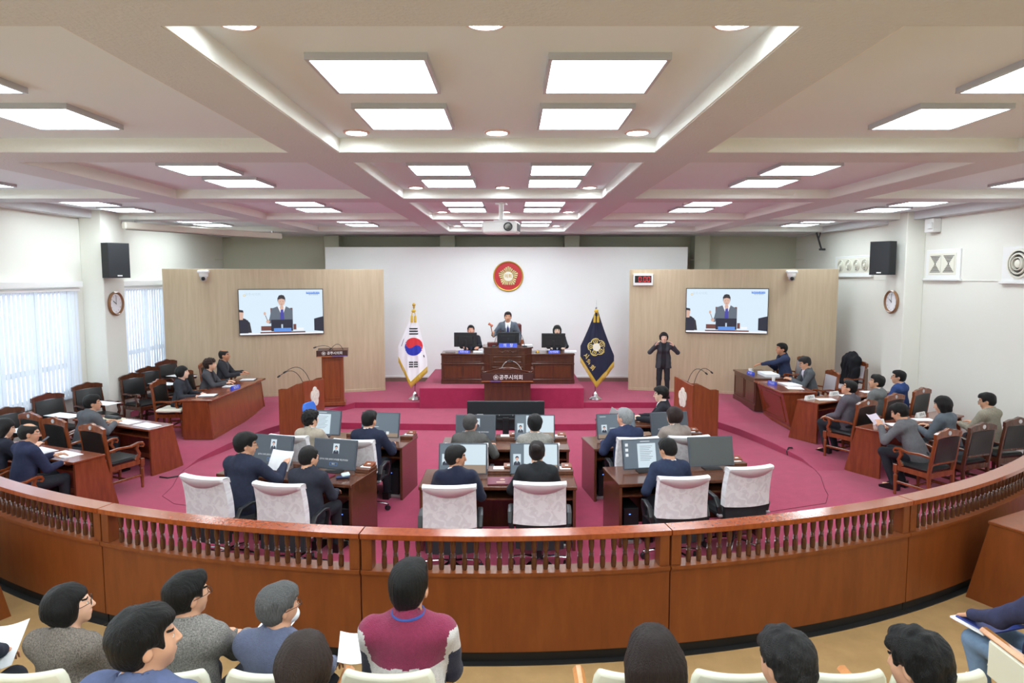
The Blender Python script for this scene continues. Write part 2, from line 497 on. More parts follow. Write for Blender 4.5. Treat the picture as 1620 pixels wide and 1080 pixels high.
    def pick(C):
        q = (C-hcn) @ HR/hs
        r = np.zeros(len(C))
        r[((q[:, 0]/.021)**2+((q[:, 2]+.057)/.0075)**2 < 1) & (q[:, 1] > .07)] = 1
        e = ((np.abs(q[:, 0])-.030)/.0135)**2+((q[:, 2]-.010)/.0065)**2
        r[(e < 1) & (q[:, 1] > .06)] = 3
        e2 = ((np.abs(q[:, 0])-.030)/.0068)**2+((q[:, 2]-.010)/.0068)**2
        r[(e2 < 1) & (q[:, 1] > .06)] = 2
        b = (np.abs(np.abs(q[:, 0])-.032) < .018) & (np.abs(q[:, 2]-.036) < .0042) & (q[:, 1] > .05)
        r[b] = 4
        return r
    root = sdf_obj('person', body, hh, [skm, lipm, eyem, whm, hair_mat(hc)], pick=pick)
    tag(root, label, 'person', group)
    root.location = loc; root.rotation_euler = (0, 0, R(head))
    # ---- clothing
    jm = cloth_mat(jacket, jk)
    g = .018
    jk_p = tors(g)+tors_f(g)
    if sit: jk_p += [cap((0, .0, -.05*s), (0, 0, .1), .158*s+.01, .148*s+g, .70, FT, .05)]
    else: jk_p += [cap((0, 0, -.16*s), (0, 0, .15*s), (.188 if fem else .180)*s+.012, .138*s+g, .70, FT, .05)]
    for S, El, Wr in arms:
        d = (Wr-El); d /= np.linalg.norm(d)
        jk_p += [cap(S, El, .066*s, .056*s, k=.03), cap(El, Wr-d*.012, .055*s, .041*s, k=.02)]
    if collar == 'suit': jk_p += [cap(V(0, -.055, .47)*s, V(0, -.045, .505)*s, .052*s, .05*s, .9, FT, .02)]
    if collar == 'turtle': jk_p += [cap(V(0, -.015, .48)*s, hcn+HR @ V(0, -.02, -.085)*s if False else V(0, -.002, .535)*s, .066*s, .062*s, fr=FT, k=.02)]
    cuts = []
    if open_v and collar == 'suit':
        cuts.append(('v',))
    ph = (abs(hash_(label)) % 100)/10.
    amp = .0065
    fl = 22.
    vw = .048*s
    def dj(P):
        d = amp*wob(P, fl, ph)+amp*.5*wob(P, 55., ph+1)
        if cuts_v:
            q = (P-hip) @ Rt/s
            # open front: a wedge in front of the chest from neck down
            t = (q[:, 2]-.16)/.33
            wv = np.abs(q[:, 0])-.050*np.clip(t, 0, 1.)
            lo_ = .16
            if not sit and sex == 'f':      # worn open down to the hem
                wv = np.abs(q[:, 0])-np.maximum(.050*np.clip(t, 0, 1.), .030+.05*np.clip(.30-q[:, 2], 0, 1.)); lo_ = -.5
            inside = np.maximum(wv, np.maximum(.03-q[:, 1], lo_-q[:, 2]))
            return np.where(inside < .02, np.maximum(d, d) + np.maximum(0, .02-inside)*3.0, d)
        return d
    cuts_v = open_v and collar == 'suit'
    # neck hole for every garment
    neck_cut = [cap(hc0+Rt @ V(0, .0, -.015)*s, hcn+HR @ V(0, -.015, -.06)*s, .060*s, .075*s, k=.01)] if collar != 'turtle' else [cap(hc0+Rt @ V(0, 0, .03)*s, hcn, .058*s, .06*s, k=.01)]
    if not sit: neck_cut = neck_cut+[box3(V(0, 0, -.155-.2)*s, V(.5, .5, .2)*s, .012, FT, .01)]
    mats = [jm]; pk = None
    if stripes:
        mats = [jm]+[cloth_mat(c, jk) for c, _, _ in stripes]
        def pk(C):
            q = (C-hip) @ Rt/s; r = np.zeros(len(C))
            for i, (c, z0, z1) in enumerate(stripes):
                z = q[:, 2]+.09*np.abs(q[:, 0])*2
                z2 = q[:, 2]-.16*np.clip((np.abs(q[:, 0])-.17)/.03, 0, 1); r[(z2 > z0) & (z2 < z1)] = i+1
            return r
    jo = sdf_obj('jacket' if collar != 'turtle' else 'sweater', jk_p, h*1.25, mats, cuts=neck_cut, disp=dj, parent=root, pick=pk)
    if cuts_v or collar == 'suit':
        sm = cloth_mat(shirt, 'wool')
        sh = tors(.006)+tors_f(.004)+[cap(V(0, -.012, .475)*s, V(0, -.004, .508)*s, .060*s, .056*s, fr=FT, k=.015)]
        so = sdf_obj('shirt', sh, h*1.15, sm, cuts=[cap(hc0+Rt @ V(0, .02, .02)*s, hcn, .056*s, .07*s, k=.01)], parent=root)
        if tie:
            mb = MB()
            def tp(x, y, z): return tuple(T(x, y, z))
            yy = [(.0, .072, .478, .018), (0, .088, .455, .020), (0, .110, .40, .022), (0, .132, .32, .028), (0, .135, .22, .036), (0, .13, .17, .036)]
            vs = []; fs = []
            for (x, y, z, wd) in yy: vs += [tp(-wd, y-.002, z), tp(0, y+.012, z), tp(wd, y-.002, z), tp(0, y-.03, z)]
            for j in range(len(yy)-1):
                for k_ in range(4):
                    a, b = j*4+k_, j*4+(k_+1) % 4; fs.append((a, b, b+4, a+4))
            fs += [(3, 2, 1, 0), tuple(range(len(vs)-4, len(vs)))]
            mb.add(vs, fs); obj('tie', mb, cloth_mat(tie), root)
    if legs:
        pm = cloth_mat(pants, 'wool')
        pl = []
        for H0, K, A in lg:
            pl += [cap(H0, K, (.094 if sit else .080)*s, .068*s, k=.05), cap(K, A+V(0, 0, .0), .066*s, .052*s, k=.02)]
        pl += [ell(hip+V(0, -.01, -.0), (V(.165, .125, .11) if sit else V(.145, .098, .11))*s, .05)]
        sdf_obj('trousers', pl, h*1.5, pm, disp=lambda P: .005*wob(P, 24., ph), parent=root)
        for H0, K, A in lg:
            mb = MB(); x, y = A[0], A[1]
            mb.prism([(y-.07, .0), (y+.19, .0), (y+.20, .03), (y+.14, .055), (y+.03, .10), (y-.07, .10)], x-.045, x+.045, 'x')
            obj('shoe', mb, mat('black_shoes', (20, 19, 19), .3), root)
    # ---- hair
    hm = hair_mat(hc)
    def Hc(a, b, ra, rb, k=.02): return cap(V(*a)*hs, V(*b)*hs, ra*hs, rb*hs, fr=FH, k=k)
    hp = []; hcuts = []
    fx = .0
    face = lambda zt, y0=.052: box3(V(0, y0+.15, zt-.25)*hs, V(.2, .15, .25)*hs, .022, FH, .02)
    if hair in ('short', 'neat', 'bald', 'bun', 'messy', 'curly', 'thick'):
        gr = {'short': .009, 'neat': .008, 'bald': .005, 'bun': .010, 'messy': .021, 'curly': .026, 'thick': .016}[hair]
        hp = [E((0, -.014, .036), (.078+gr, .097+gr, .090+gr)), E((0, -.036, -.014), (.064+gr*.30, .062+gr*.5, .068), .03)]
        if hair in ('thick', 'messy', 'short', 'curly'): hp.append(E((.01, .045, .085), (.055, .05, .035+gr*.5), .03))
        hcuts = [face(.062 if hair in ('short', 'neat', 'bun') else .055), box3(V(0, .03, -.235)*hs, V(.2, .2, .155)*hs, .02, FH, .02)]
        for sx in (-1, 1):
            hcuts.append(E((sx*.105, .018, -.030), (.054, .046, .052), .012))
        if hair == 'bald': hcuts.append(E((0, .01, .15), (.075, .10, .062), .02))
        if hair == 'bun': hp += [E((0, -.108, .062), (.046, .042, .046), .02)]
    elif hair in ('bob', 'long', 'shortbob'):
        lz = {'bob': -.125, 'shortbob': -.085, 'long': -.38}[hair]
        hp = [E((0, -.016, .036), (.096, .112, .106))]
        if hair == 'long':
            hp += [Hc((-.055, -.055, .0), (-.06, -.10, lz), .062, .045, .04), Hc((.055, -.055, .0), (.06, -.10, lz), .062, .045, .04), Hc((0, -.07, 0), (0, -.12, lz), .06, .05, .04)]
            hcuts = [face(.05)]
        else:
            hp += [Hc((-.060, -.028, .01), (-.062, -.022, lz+.045), .050, .042, .04), Hc((.060, -.028, .01), (.062, -.022, lz+.045), .050, .042, .04), Hc((0, -.07, 0), (0, -.062, lz+.05), .062, .052, .04)]
            hcuts = [face(.045, .050), box3(V(0, .0, lz-.10)*hs, V(.2, .2, .10)*hs, .02, FH, .02)]
    A_ = {'curly': .011, 'messy': .008, 'bob': .0035, 'long': .003, 'bun': .005, 'thick': .006}.get(hair, .004)
    def dh(P):
        q = (P-hcn) @ HR/hs
        th = np.arctan2(q[:, 0]-.01, q[:, 1]+.045); rr = np.hypot(q[:, 0]-.01, q[:, 1]+.045)
        out = A_*.8*wob(q, 60., ph)
        fine = np.sin(th*23+5*np.sin(rr*40+ph)+q[:, 2]*14)*np.clip(rr/.06, .2, 1)
        if hair in ('curly',): out = A_*(wob(q, 110., ph)+.6*wob(q, 210., ph+2))
        elif hair == 'messy': out = A_*(wob(q, 75., ph))+.0016*fine+.002*wob(q, 170., ph)
        else: out = out+.0009*fine+.0009*np.sin(th*57+6*np.sin(rr*50+ph)+q[:, 2]*25)
        # whorl at the crown
        cr = np.exp(-((q[:, 0]-.01)**2+(q[:, 1]+.05)**2)/.0006)*(q[:, 2] > .05)
        return (out+cr*.006)*hs
    if hair: sdf_obj('hair', hp, hh, hm, cuts=hcuts, disp=dh, parent=root)
    if glasses:
        mb = MB()
        def gp(x, y, z): return tuple(hcn+HR @ (V(x, y, z)*hs))
        for sx in (-1, 1):
            ring = [gp(sx*.032+.021*math.cos(a)*1.1, .103, .008+.016*math.sin(a)) for a in np.linspace(0, 2*PI, 13)]
            mb.tube(ring, .0016, 5)
            mb.tube([gp(sx*.055, .100, .012), gp(sx*.082, .06, .012), gp(sx*.086, -.01, .006)], .0016, 5)
        mb.tube([gp(-.010, .104, .010), gp(.010, .104, .010)], .0016, 5)
        obj('glasses', mb, mat('glasses_frame', (40, 36, 36), .3, metal=.4), root)
    if mask:
        sdf_obj('face_mask', [E((0, .058, -.055), (.060, .056, .046)), ], hh, mat('mask_white', (235, 236, 238), .8), parent=root)
    return root, dict(T=T, hip=hip, arms=arms, hc=hcn, HR=HR)
def hash_(t):
    x = 7
    for ch in t: x = (x*31+ord(ch)) % 100003
    return x
# ------------------------------------------------------------ materials of the room
carpet = mat('carpet_magenta', (167, 50, 86), .95, spec=.1, noise=(5, .10), bump=(320, .35), sheen=.25)
carpet_d = carpet
tan = mat('carpet_tan', (176, 142, 98), .95, spec=.1, noise=(5, .10), bump=(300, .3))
white_wall = mat('paint_white', (232, 231, 222), .85, spec=.2)
white_panel_m = mat('paint_backdrop', (246, 247, 246), .7, spec=.3)
green_wall = mat('paint_rear', (200, 200, 182), .9, spec=.2)
soffit = mat('ceiling_textured', (216, 218, 220), .95, spec=.1, bump=(45, .5))
coffer_m = mat('ceiling_paint', (232, 240, 244), .9, spec=.15)
coffer_side = mat('ceiling_cream', (240, 240, 234), .9, spec=.15, bump=(45, .25))
birch = mat('birch_laminate', (205, 186, 158), .5, spec=.3, noise=(2.2, .2), stretch=(7, 7, .5), rgb2=(192, 172, 143))
taupe = mat('base_taupe', (130, 108, 96), .6)
trim_w = mat('trim_white', (238, 238, 236), .5)
w_front = wood('wood_barrier', (134, 70, 28), (118, 58, 22), rough=.42, sc=2.2, stretch=(4, 4, .8), coat=.12)
w_rail = wood('wood_rail', (166, 80, 34), (144, 64, 26), rough=.2, coat=.8)
w_bal = wood('wood_baluster', (92, 52, 28), (74, 40, 22), rough=.25, coat=.5)
w_desk = wood('wood_walnut', (108, 64, 42), (88, 50, 33), rough=.22, coat=.6, stretch=(6, 6, .8))
w_side = wood('wood_cherry', (140, 70, 40), (118, 56, 32), rough=.24, coat=.5, stretch=(5, 5, .8))
w_chair = wood('wood_chair', (142, 74, 38), (110, 54, 28), rough=.25, coat=.5)
w_dark = wood('wood_dais', (92, 54, 38), (72, 42, 30), rough=.3, coat=.4, stretch=(6, 6, .7))
w_lect = wood('wood_lectern', (148, 80, 44), (124, 62, 34), rough=.3, coat=.35, stretch=(7, 7, .6))
w_orange = wood('wood_beech', (206, 138, 76), (190, 122, 64), rough=.3, coat=.4)
black_kick = mat('kick_black', (28, 27, 28), .5)
leather = mat('leather_black', (30, 31, 32), .32, bump=(40, .12))
black_p = mat('plastic_black', (34, 35, 38), .38)
blk = mat('fabric_black', (32, 33, 37), .8)
chrome = mat('chrome', (200, 200, 202), .18, metal=1)
silver = mat('silver_paint', (190, 190, 192), .35, metal=.6)
white_p = mat('plastic_white', (236, 236, 234), .4)
paper = mat('paper', (244, 245, 248), .8)
blue_plate = mat('plate_blue', (58, 82, 205), .4)
gold = mat('gold', (196, 160, 72), .3, metal=.8)
goldf = mat('gold_fringe', (214, 178, 58), .7)
cream = mat('seat_cream', (222, 220, 200), .35, coat=.2)
cream2 = mat('seat_pad_cream', (204, 204, 182), .55)
text_w = mat('letter_white', (240, 240, 238), .5)
text_k = mat('letter_black', (30, 30, 34), .6)

# ------------------------------------------------------------ floor, stages
XL, XR, YB, YR = -8.2, 8.05, 18.4, -4.5
def sm(t): t = max(0, min(1, t)); return t
def side_z(y):
    if y < 10.1: return 0.
    if y < 11.2: return .11*(y-10.1)/1.1
    if y < 12.4: return .11+.02*(y-11.2)/1.2
    if y < 13.0: return .13
    return .13+.13*sm((y-13.0)/1.4)
EDGE = [(10.1, 5.27), (10.6, 5.27), (11.07, 5.15), (11.76, 4.99), (12.4, 4.80), (12.95, 4.58), (13.7, 4.07), (14.4, 3.55)]
def edge_x(y):
    for (a, xa), (b, xb) in zip(EDGE, EDGE[1:]):
        if a <= y <= b: return xa+(xb-xa)*(y-a)/(b-a)
    return EDGE[0][1] if y < EDGE[0][0] else EDGE[-1][1]
def zf(x, y):
    if y >= 14.4: return .594 if -2.09 < x < 1.62 else .26
    s = 1 if x < 0 else .925
    if y > 10.1 and abs(x) > edge_x(y)*s: return side_z(y)
    return .13 if y > 12.9 else 0.
m = MB(); m.box(XL-.2, XR+.2, 4.80, YB, -.12, 0); struct('floor', m, carpet)
for sd, s in ((-1, 1), (1, .925)):
    m = MB(); ys = sorted(set([a for a, b in EDGE]+[10.1+.3*i for i in range(15) if 10.1+.3*i < 14.4]))
    wx = XL-.1 if sd < 0 else XR+.1
    vs = []; fs = []
    for y in ys:
        e = sd*edge_x(y)*s
        vs += [(wx, y, side_z(y)+.001), (e, y, side_z(y)+.001), (e, y, -.05)]
    for i in range(len(ys)-1):
        a = i*3
        f = [(a, a+1, a+4, a+3), (a+1, a+2, a+5, a+4)]
        if sd > 0: f = [t[::-1] for t in f]
        fs += f
    m.add(vs, fs); struct('floor_ramp', m, carpet)
# seam of the sunken area in front
m = MB(); pts = [(-2.9, 8.05, .002), (-4.62, 8.59, .002), (-4.95, 8.9, .002), (-5.02, 9.3, .002), (-5.21, 9.85, .002), (-5.27, 10.15, .002)]
m.tube(pts, .0035, 5)
m.tube([(2.6, 8.05, .002), (3.38, 8.28, .002), (4.30, 8.61, .002), (4.50, 8.95, .002), (4.58, 9.22, .002), (4.80, 9.8, .002), (4.875, 10.15, .002)], .0035, 5)
struct('trim_1', m, mat('seam_dark', (92, 26, 48), .9))
m = MB(); xs = np.linspace(-4.57, 4.22, 15)
pl = [(x, 12.79+.012*x*x) for x in xs]+[(3.3, 14.44), (-3.56, 14.44)]
m.prism(pl, -.05, .13, 'z'); struct('floor_lower_stage', m, carpet)
m = MB(); m.box(XL-.1, XR+.1, 14.4, YB, -.05, .26, 0); struct('floor_upper_stage', m, carpet)
m = MB(); m.box(-2.09, 1.62, 14.36, 17.35, 0, .594, .012); struct('floor_platform', m, carpet)
m = MB(); pl = [(XL-.1, YR), (XR+.1, YR)]
for i in range(25):
    a = .86-1.72*i/24; pl.append((-.25+9.75*math.sin(a), 4.93+9.8-9.75*math.cos(a)))
m.prism(pl, -.02, .006, 'z'); struct('floor_gallery', m, tan)
m = MB(); m.box(XL, XR, YR, 3.95, 0, .36); struct('floor_gallery_tier', m, tan)
m = MB(); m.box(XL, XR, YR, 2.62, .36, .62); struct('floor_gallery_tier', m, tan)

# ------------------------------------------------------------ walls
CB, CT = 4.22, 4.35
m = MB()
m.box(XL-.2, XL, 7.9, 8.7, 0, CT); m.box(XL-.2, XL, YR, -3.6, 0, CT); m.box(XL-.2, XL, -3.6, 7.9, 0, .92); m.box(XL-.2, XL, -3.6, 7.9, 2.84, CT); m.box(XL-.2, XL, 12.02, 13.10, 0, CT); m.box(XL-.2, XL, 15.35, YB, 0, CT)  # includes the opening for the added window out of view
m.box(XL-.2, XL, 8.7, 12.02, 0, .92); m.box(XL-.2, XL, 8.7, 12.02, 2.84, CT)
m.box(XL-.2, XL, 13.10, 15.35, 0, .92); m.box(XL-.2, XL, 13.10, 15.35, 2.84, CT)
struct('wall_left', m, white_wall)
m = MB(); m.box(XR, XR+.2, YR, YB, 0, CT); struct('wall_right', m, white_wall)
m = MB(); m.box(XR-.012, XR, 8, 15.5, 3.02, 3.03); struct('trim_2', m, white_wall)
m = MB(); m.box(XL-.2, XR+.2, YB, YB+.2, 0, CT); struct('wall_back', m, green_wall)
m = MB(); m.box(XL-.2, XR+.2, YR-.2, YR, 0, CT); struct('wall_rear', m, white_wall)
m = MB(); m.box(XL, -7.78, 12.32, 12.97, 0, CT, .01); struct('pillar_left', m, white_wall)
m = MB(); m.box(7.68, XR, 12.65, 13.30, 0, CT, .01); struct('pillar_right', m, white_wall)
for x in (-2.0, 1.45, 5.05, -5.2):
    m = MB(); m.box(x, x+.42, 17.95, YB, 0, CT, .01); struct('pillar_back', m, green_wall)
m = MB(); m.box(XL, XR, 17.9, 17.915, 3.55, 3.56); struct('trim_5', m, green_wall)
m = MB(); m.box(-5.0, 4.70, 17.35, 17.50, .26, 3.88, .004)
struct('wall_backdrop', m, white_panel_m)
m = MB(); m.box(-5.0, 4.70, 17.325, 17.35, .26, .36); struct('baseboard_backdrop', m, taupe)
m = MB(); m.box(-5.0, 4.70, 17.318, 17.35, .36, .41, .004); struct('trim_3', m, trim_w)
def quad_wall(name, x0, y0, x1, y1, z0, z1, th, mt):
    # a free-standing panel between two floor points, thickness away from the viewer
    d = Vector((x1-x0, y1-y0, 0)); L = d.length; d.normalize(); a = math.atan2(d.y, d.x)
    m = MB(); m.at((x0, y0, 0), a); m.box(0, L, 0, th, z0, z1, .004); struct(name, m, mt)
    m = MB(); m.at((x0, y0, 0), a); m.box(0, L, -.02, -.001, z0, z0+.12, .003); struct('baseboard_'+name[5:], m, birch)
    return a, L
aL, LL = quad_wall('wall_wood_left', -7.82, 14.46, -3.17, 15.97, .2, 3.27, .14, birch)
aR, LR = quad_wall('wall_wood_right', 2.92, 16.05, 7.54, 14.94, .2, 3.27, .14, birch)
m = MB(); m.box(XR-.02, XR, YR, 12.5, 0, .1); struct('baseboard_right', m, taupe)
m = MB(); m.box(XL, XL+.02, YR, 12.5, 0, .1); struct('baseboard_left', m, taupe)

# two windows with daylight behind vertical blinds, plus an unseen one added for light
glass = mat('window_glass', (235, 242, 246), .03)
nt = glass.node_tree; tr = nt.nodes.new('ShaderNodeBsdfTransparent'); tr.inputs[0].default_value = (.93, .96, .97, 1)
mx = nt.nodes.new('ShaderNodeMixShader'); mx.inputs[0].default_value = .90
nt.links.new(nt.nodes['Principled BSDF'].outputs[0], mx.inputs[1]); nt.links.new(tr.outputs[0], mx.inputs[2]); nt.links.new(mx.outputs[0], nt.nodes['Material Output'].inputs[0])
frame_w = mat('window_frame', (205, 206, 206), .5)
blind_m = mat('blind_fabric', (238, 241, 246), .9)
nt = blind_m.node_tree; tr = nt.nodes.new('ShaderNodeBsdfTranslucent'); tr.inputs[0].default_value = (.93, .95, 1, 1)
mx = nt.nodes.new('ShaderNodeMixShader'); mx.inputs[0].default_value = .45
nt.links.new(nt.nodes['Principled BSDF'].outputs[0], mx.inputs[1]); nt.links.new(tr.outputs[0], mx.inputs[2]); nt.links.new(mx.outputs[0], nt.nodes['Material Output'].inputs[0])
for n, (y0, y1) in enumerate(((8.7, 12.02), (13.10, 15.35), (-3.6, 7.9))):  # last one: out of view, added to throw neutral daylight on the ceiling
    m = MB()
    m.box(XL-.16, XL-.08, y0, y1, .92, .98); m.box(XL-.16, XL-.08, y0, y1, 2.78, 2.84)
    m.box(XL-.16, XL-.08, y0, y0+.06, .92, 2.84); m.box(XL-.16, XL-.08, y1-.06, y1, .92, 2.84)
    m.box(XL-.16, XL-.08, y0, y1, 1.40, 1.50)
    k = (4, 3, 12)[n]
    for i in range(1, k): y = y0+(y1-y0)*i/k; m.box(XL-.15, XL-.09, y-.03, y+.03, .92, 2.84)
    wo = struct('window_%d' % (n+1), m, frame_w)
    m = MB(); m.box(XL-.125, XL-.12, y0, y1, .95, 2.8); obj('pane', m, glass, wo, smooth=0)
    m = MB(); m.box(XL-.02, XL+.06, y0-.05, y1+.05, .86, .92, .005); obj('sill', m, trim_w, wo)
    if n == 2: continue
    y1b = y1 if n == 0 else 15.45
    y0b = y0 if n == 0 else 13.05
    t = thing('vertical_blind', ('white vertical slat blind on the long window left of the clock pillar' if n == 0 else 'narrow white vertical blind between the clock pillar and wood panel'), 'blind', (XL+.12, (y0b+y1b)/2, .9))
    L = y1b-y0b
    m = MB(); m.box(-.11, .06, -L/2-.08, L/2+.06, 2.0, 2.11, .006); obj('pelmet', m, trim_w, t)
    m = MB(); m.box(-.03, .03, -L/2-.02, L/2+.02, 1.93, 1.985, .004); obj('headrail', m, trim_w, t)
    m = MB(); ns = int(L/.099)
    for i in range(ns):
        y = -L/2+.044+i*L/ns
        m.at((0, y, 0), R(6+random.uniform(-5, 5))); m.box(-.001, .001, -.047, .047, -.03, 1.93)
    obj('slats', m, blind_m, t, smooth=0)

# ------------------------------------------------------------ ceiling with beams and coffers
m = MB(); m.box(XL-.2, XR+.2, YR-.2, YB+.2, CT, CT+.2); struct('ceiling', m, coffer_m)
rows = [-3.9, -.45, 3.0, 6.48, 9.93, 13.38]; RL = 2.98
cols = [(XL, -5.35), (-4.87, -2.03), (-1.58, 1.31), (1.76, 4.60), (5.08, XR)]
m = MB()
yy = [YR]+[v for r_ in rows for v in (r_, r_+RL)]+[YB]
for i in range(0, len(yy), 2):
    if yy[i+1]-yy[i] > .01: m.box(XL-.1, XR+.1, yy[i], yy[i+1], CB, CT+.01, 0)
for a, b in ((-5.35, -4.87), (-2.03, -1.58), (1.31, 1.76), (4.60, 5.08)):
    for r_ in rows: m.box(a, b, r_, r_+RL, CB, CT+.01)
m.box(XL, XL+.25, YR, YB, CB-.02, CT); m.box(XR-.25, XR, YR, YB, CB-.02, CT)
struct('ceiling_beams', m, soffit)
m = MB()
for r_ in rows:
    for a, b in cols:
        for q in ((a, a+.012, r_, r_+RL), (b-.012, b, r_, r_+RL), (a, b, r_, r_+.012), (a, b, r_+RL-.012, r_+RL)):
            m.box(*q, CB+.004, CT+.005)
struct('trim_4', m, coffer_side)
alu = mat('light_frame', (196, 198, 202), .35, metal=.3)
led = mat('led_diffuser', (255, 255, 255), .5, emit=PANEL_E); led.node_tree.nodes['Principled BSDF'].inputs['Emission Color'].default_value = LAMP_C
led2 = mat('downlight_glow', (255, 255, 255), .5, emit=SPOT_E); led2.node_tree.nodes['Principled BSDF'].inputs['Emission Color'].default_value = LAMP_C
lp = thing('ceiling_panel_light', 'x', 'ceiling light')
m = MB(); W = .345; 
for q in ((-W, W, -W, -W+.022), (-W, W, W-.022, W), (-W, -W+.022, -W+.022, W-.022), (W-.022, W, -W+.022, W-.022)): m.box(*q, -.04, 0)
obj('frame', m, alu, lp)
m = MB(); m.box(-W+.022, W-.022, -W+.022, W-.022, -.034, -.004); obj('diffuser', m, led, lp, smooth=0)
dl = thing('downlight', 'x', 'ceiling light')
m = MB(); m.lathe([(.112, 0), (.112, -.012), (.092, -.016), (.085, -.002)], 24, caps=False); obj('ring', m, mat('downlight_ring', (226, 196, 188), .4), dl)
m = MB(); m.cyl((0, 0, -.010), .086, .006, 24); obj('lamp', m, led2, dl, smooth=0)
order = ['nearest', 'second', 'third', 'farthest']
cn = {0: 'far left aisle', 1: 'left', 2: 'centre', 3: 'right', 4: 'far right aisle'}
for ri, r_ in enumerate(rows):
    for ci, xs in enumerate(([-7.12], [-3.57], [-.82, .55], [3.30], [6.85])):
        for xi, x in enumerate(xs):
            for k, dy in enumerate((1.07, 2.13)):
                rn = ('%s ceiling bay' % order[ri-2]) if ri > 1 else 'ceiling bay above the gallery'
                lb = 'square white panel light, %s of its pair, %s in the %s of the %s row' % (('nearer', 'farther')[k], ('left column' if xi == 0 else 'right column') if len(xs) > 1 else 'single column', rn, cn[ci])
                lb = 'square panel light, %s of pair, %s%s, %s row of bays' % (('nearer', 'farther')[k], cn[ci], (' bay left side', ' bay right side')[xi] if len(xs) > 1 else ' bay', order[ri-2] if ri > 1 else 'overhead')
                if ri < 2: lb = 'square white panel light of the bays above the gallery seats'
                place(lp, (x, r_+dy, CT), 0, lb, 'square ceiling panel lights' if ri > 1 else 'panel lights above the gallery')
    if ri > 0:
        for x, sx in ((-1.35, 'left'), (-.13, 'middle'), (1.09, 'right')):
            for k, dy in enumerate((.27, 2.72)):
                if k == 0 and ri != 2: continue
                place(dl, (x, r_+dy, CT), 0, 'round %s downlight at the %s edge of the %s centre coffer' % (sx, ('near', 'far')[k], order[ri-2] if ri > 1 else 'overhead'), 'round downlights')
# smoke detectors
sd_ = thing('smoke_detector', 'x', 'smoke detector')
m = MB(); m.lathe([(.055, 0), (.055, -.02), (.03, -.05), (.0, -.052)], 16, caps=False); obj('housing', m, white_p, sd_)
for x, y, l in ((-3.0, 10.9, 'white smoke detector on ceiling left of the projector'), (2.9, 10.9, 'white smoke detector on ceiling right of the projector'),
                (-2.9, 14.4, 'white smoke detector on the farthest left bay'), (2.6, 14.4, 'white smoke detector on the farthest right bay')):
    place(sd_, (x, y, CT), 0, l)

# rolled-up projection screen case under the ceiling
t = thing('projection_screen_case', 'long cream rolled-up projection screen case hung at left ceiling', 'projection screen', (-6.7, 14.5, 4.10), math.atan2(3.4, 1.85))
m = MB(); m.box(-1.95, 1.95, -.07, .07, -.07, .07, .02); obj('case', m, mat('case_cream', (232, 228, 214), .5), t)
m = MB(); m.box(-1.9, 1.9, -.02, .02, -.085, -.071); obj('bottom_bar', m, mat('bar_grey', (150, 150, 146), .4), t)
for q in (-1.7, 1.7): m = MB(); m.box(q-.02, q+.02, -.02, .02, .06, .11); obj('bracket', m, silver, t)
# projector
t = thing('ceiling_projector', 'white projector hanging from the ceiling before the backdrop', 'projector', (-.17, 10.4, 3.86), R(172)); t.scale = (1.2, 1.2, 1.15)
m = MB(); m.box(-.23, .23, -.19, .19, -.07, .09, .02); obj('body', m, white_p, t)
m = MB(); m.cyl((-.12, .185, .01), .055, .04, 18, 'y') if False else m.lathe([(.055, 0), (.06, .03), (.05, .03), (.045, .01)], 18, (-.12, .18, .01), 'y'); obj('lens', m, black_p, t)
m = MB(); m.box(-.235, -.225, -.14, .14, -.04, .06); obj('grille', m, black_p, t)
m = MB(); m.cyl((0, 0, .09), .03, .335, 12); m.box(-.09, .09, -.09, .09, .09, .11, .004); m.box(-.07, .07, -.07, .07, .33, .345); obj('mount', m, white_p, t)
# ------------------------------------------------------------ emblem (five-petalled blossom outline)
def petals(r, n=60, amp=.16, rot=PI/2):
    out = []
    for i in range(n):
        a = 2*PI*i/n; q = r*(1-amp+amp*abs(math.cos(2.5*(a)))**.6*1.2)
        out.append((q*math.cos(a+rot), q*math.sin(a+rot)))
    return out
def disc(mb, r, y0, y1, c=(0, 0), n=32): return mb.prism([(c[0]+r*math.cos(2*PI*i/n), c[1]+r*math.sin(2*PI*i/n)) for i in range(n)], y0, y1, 'y')

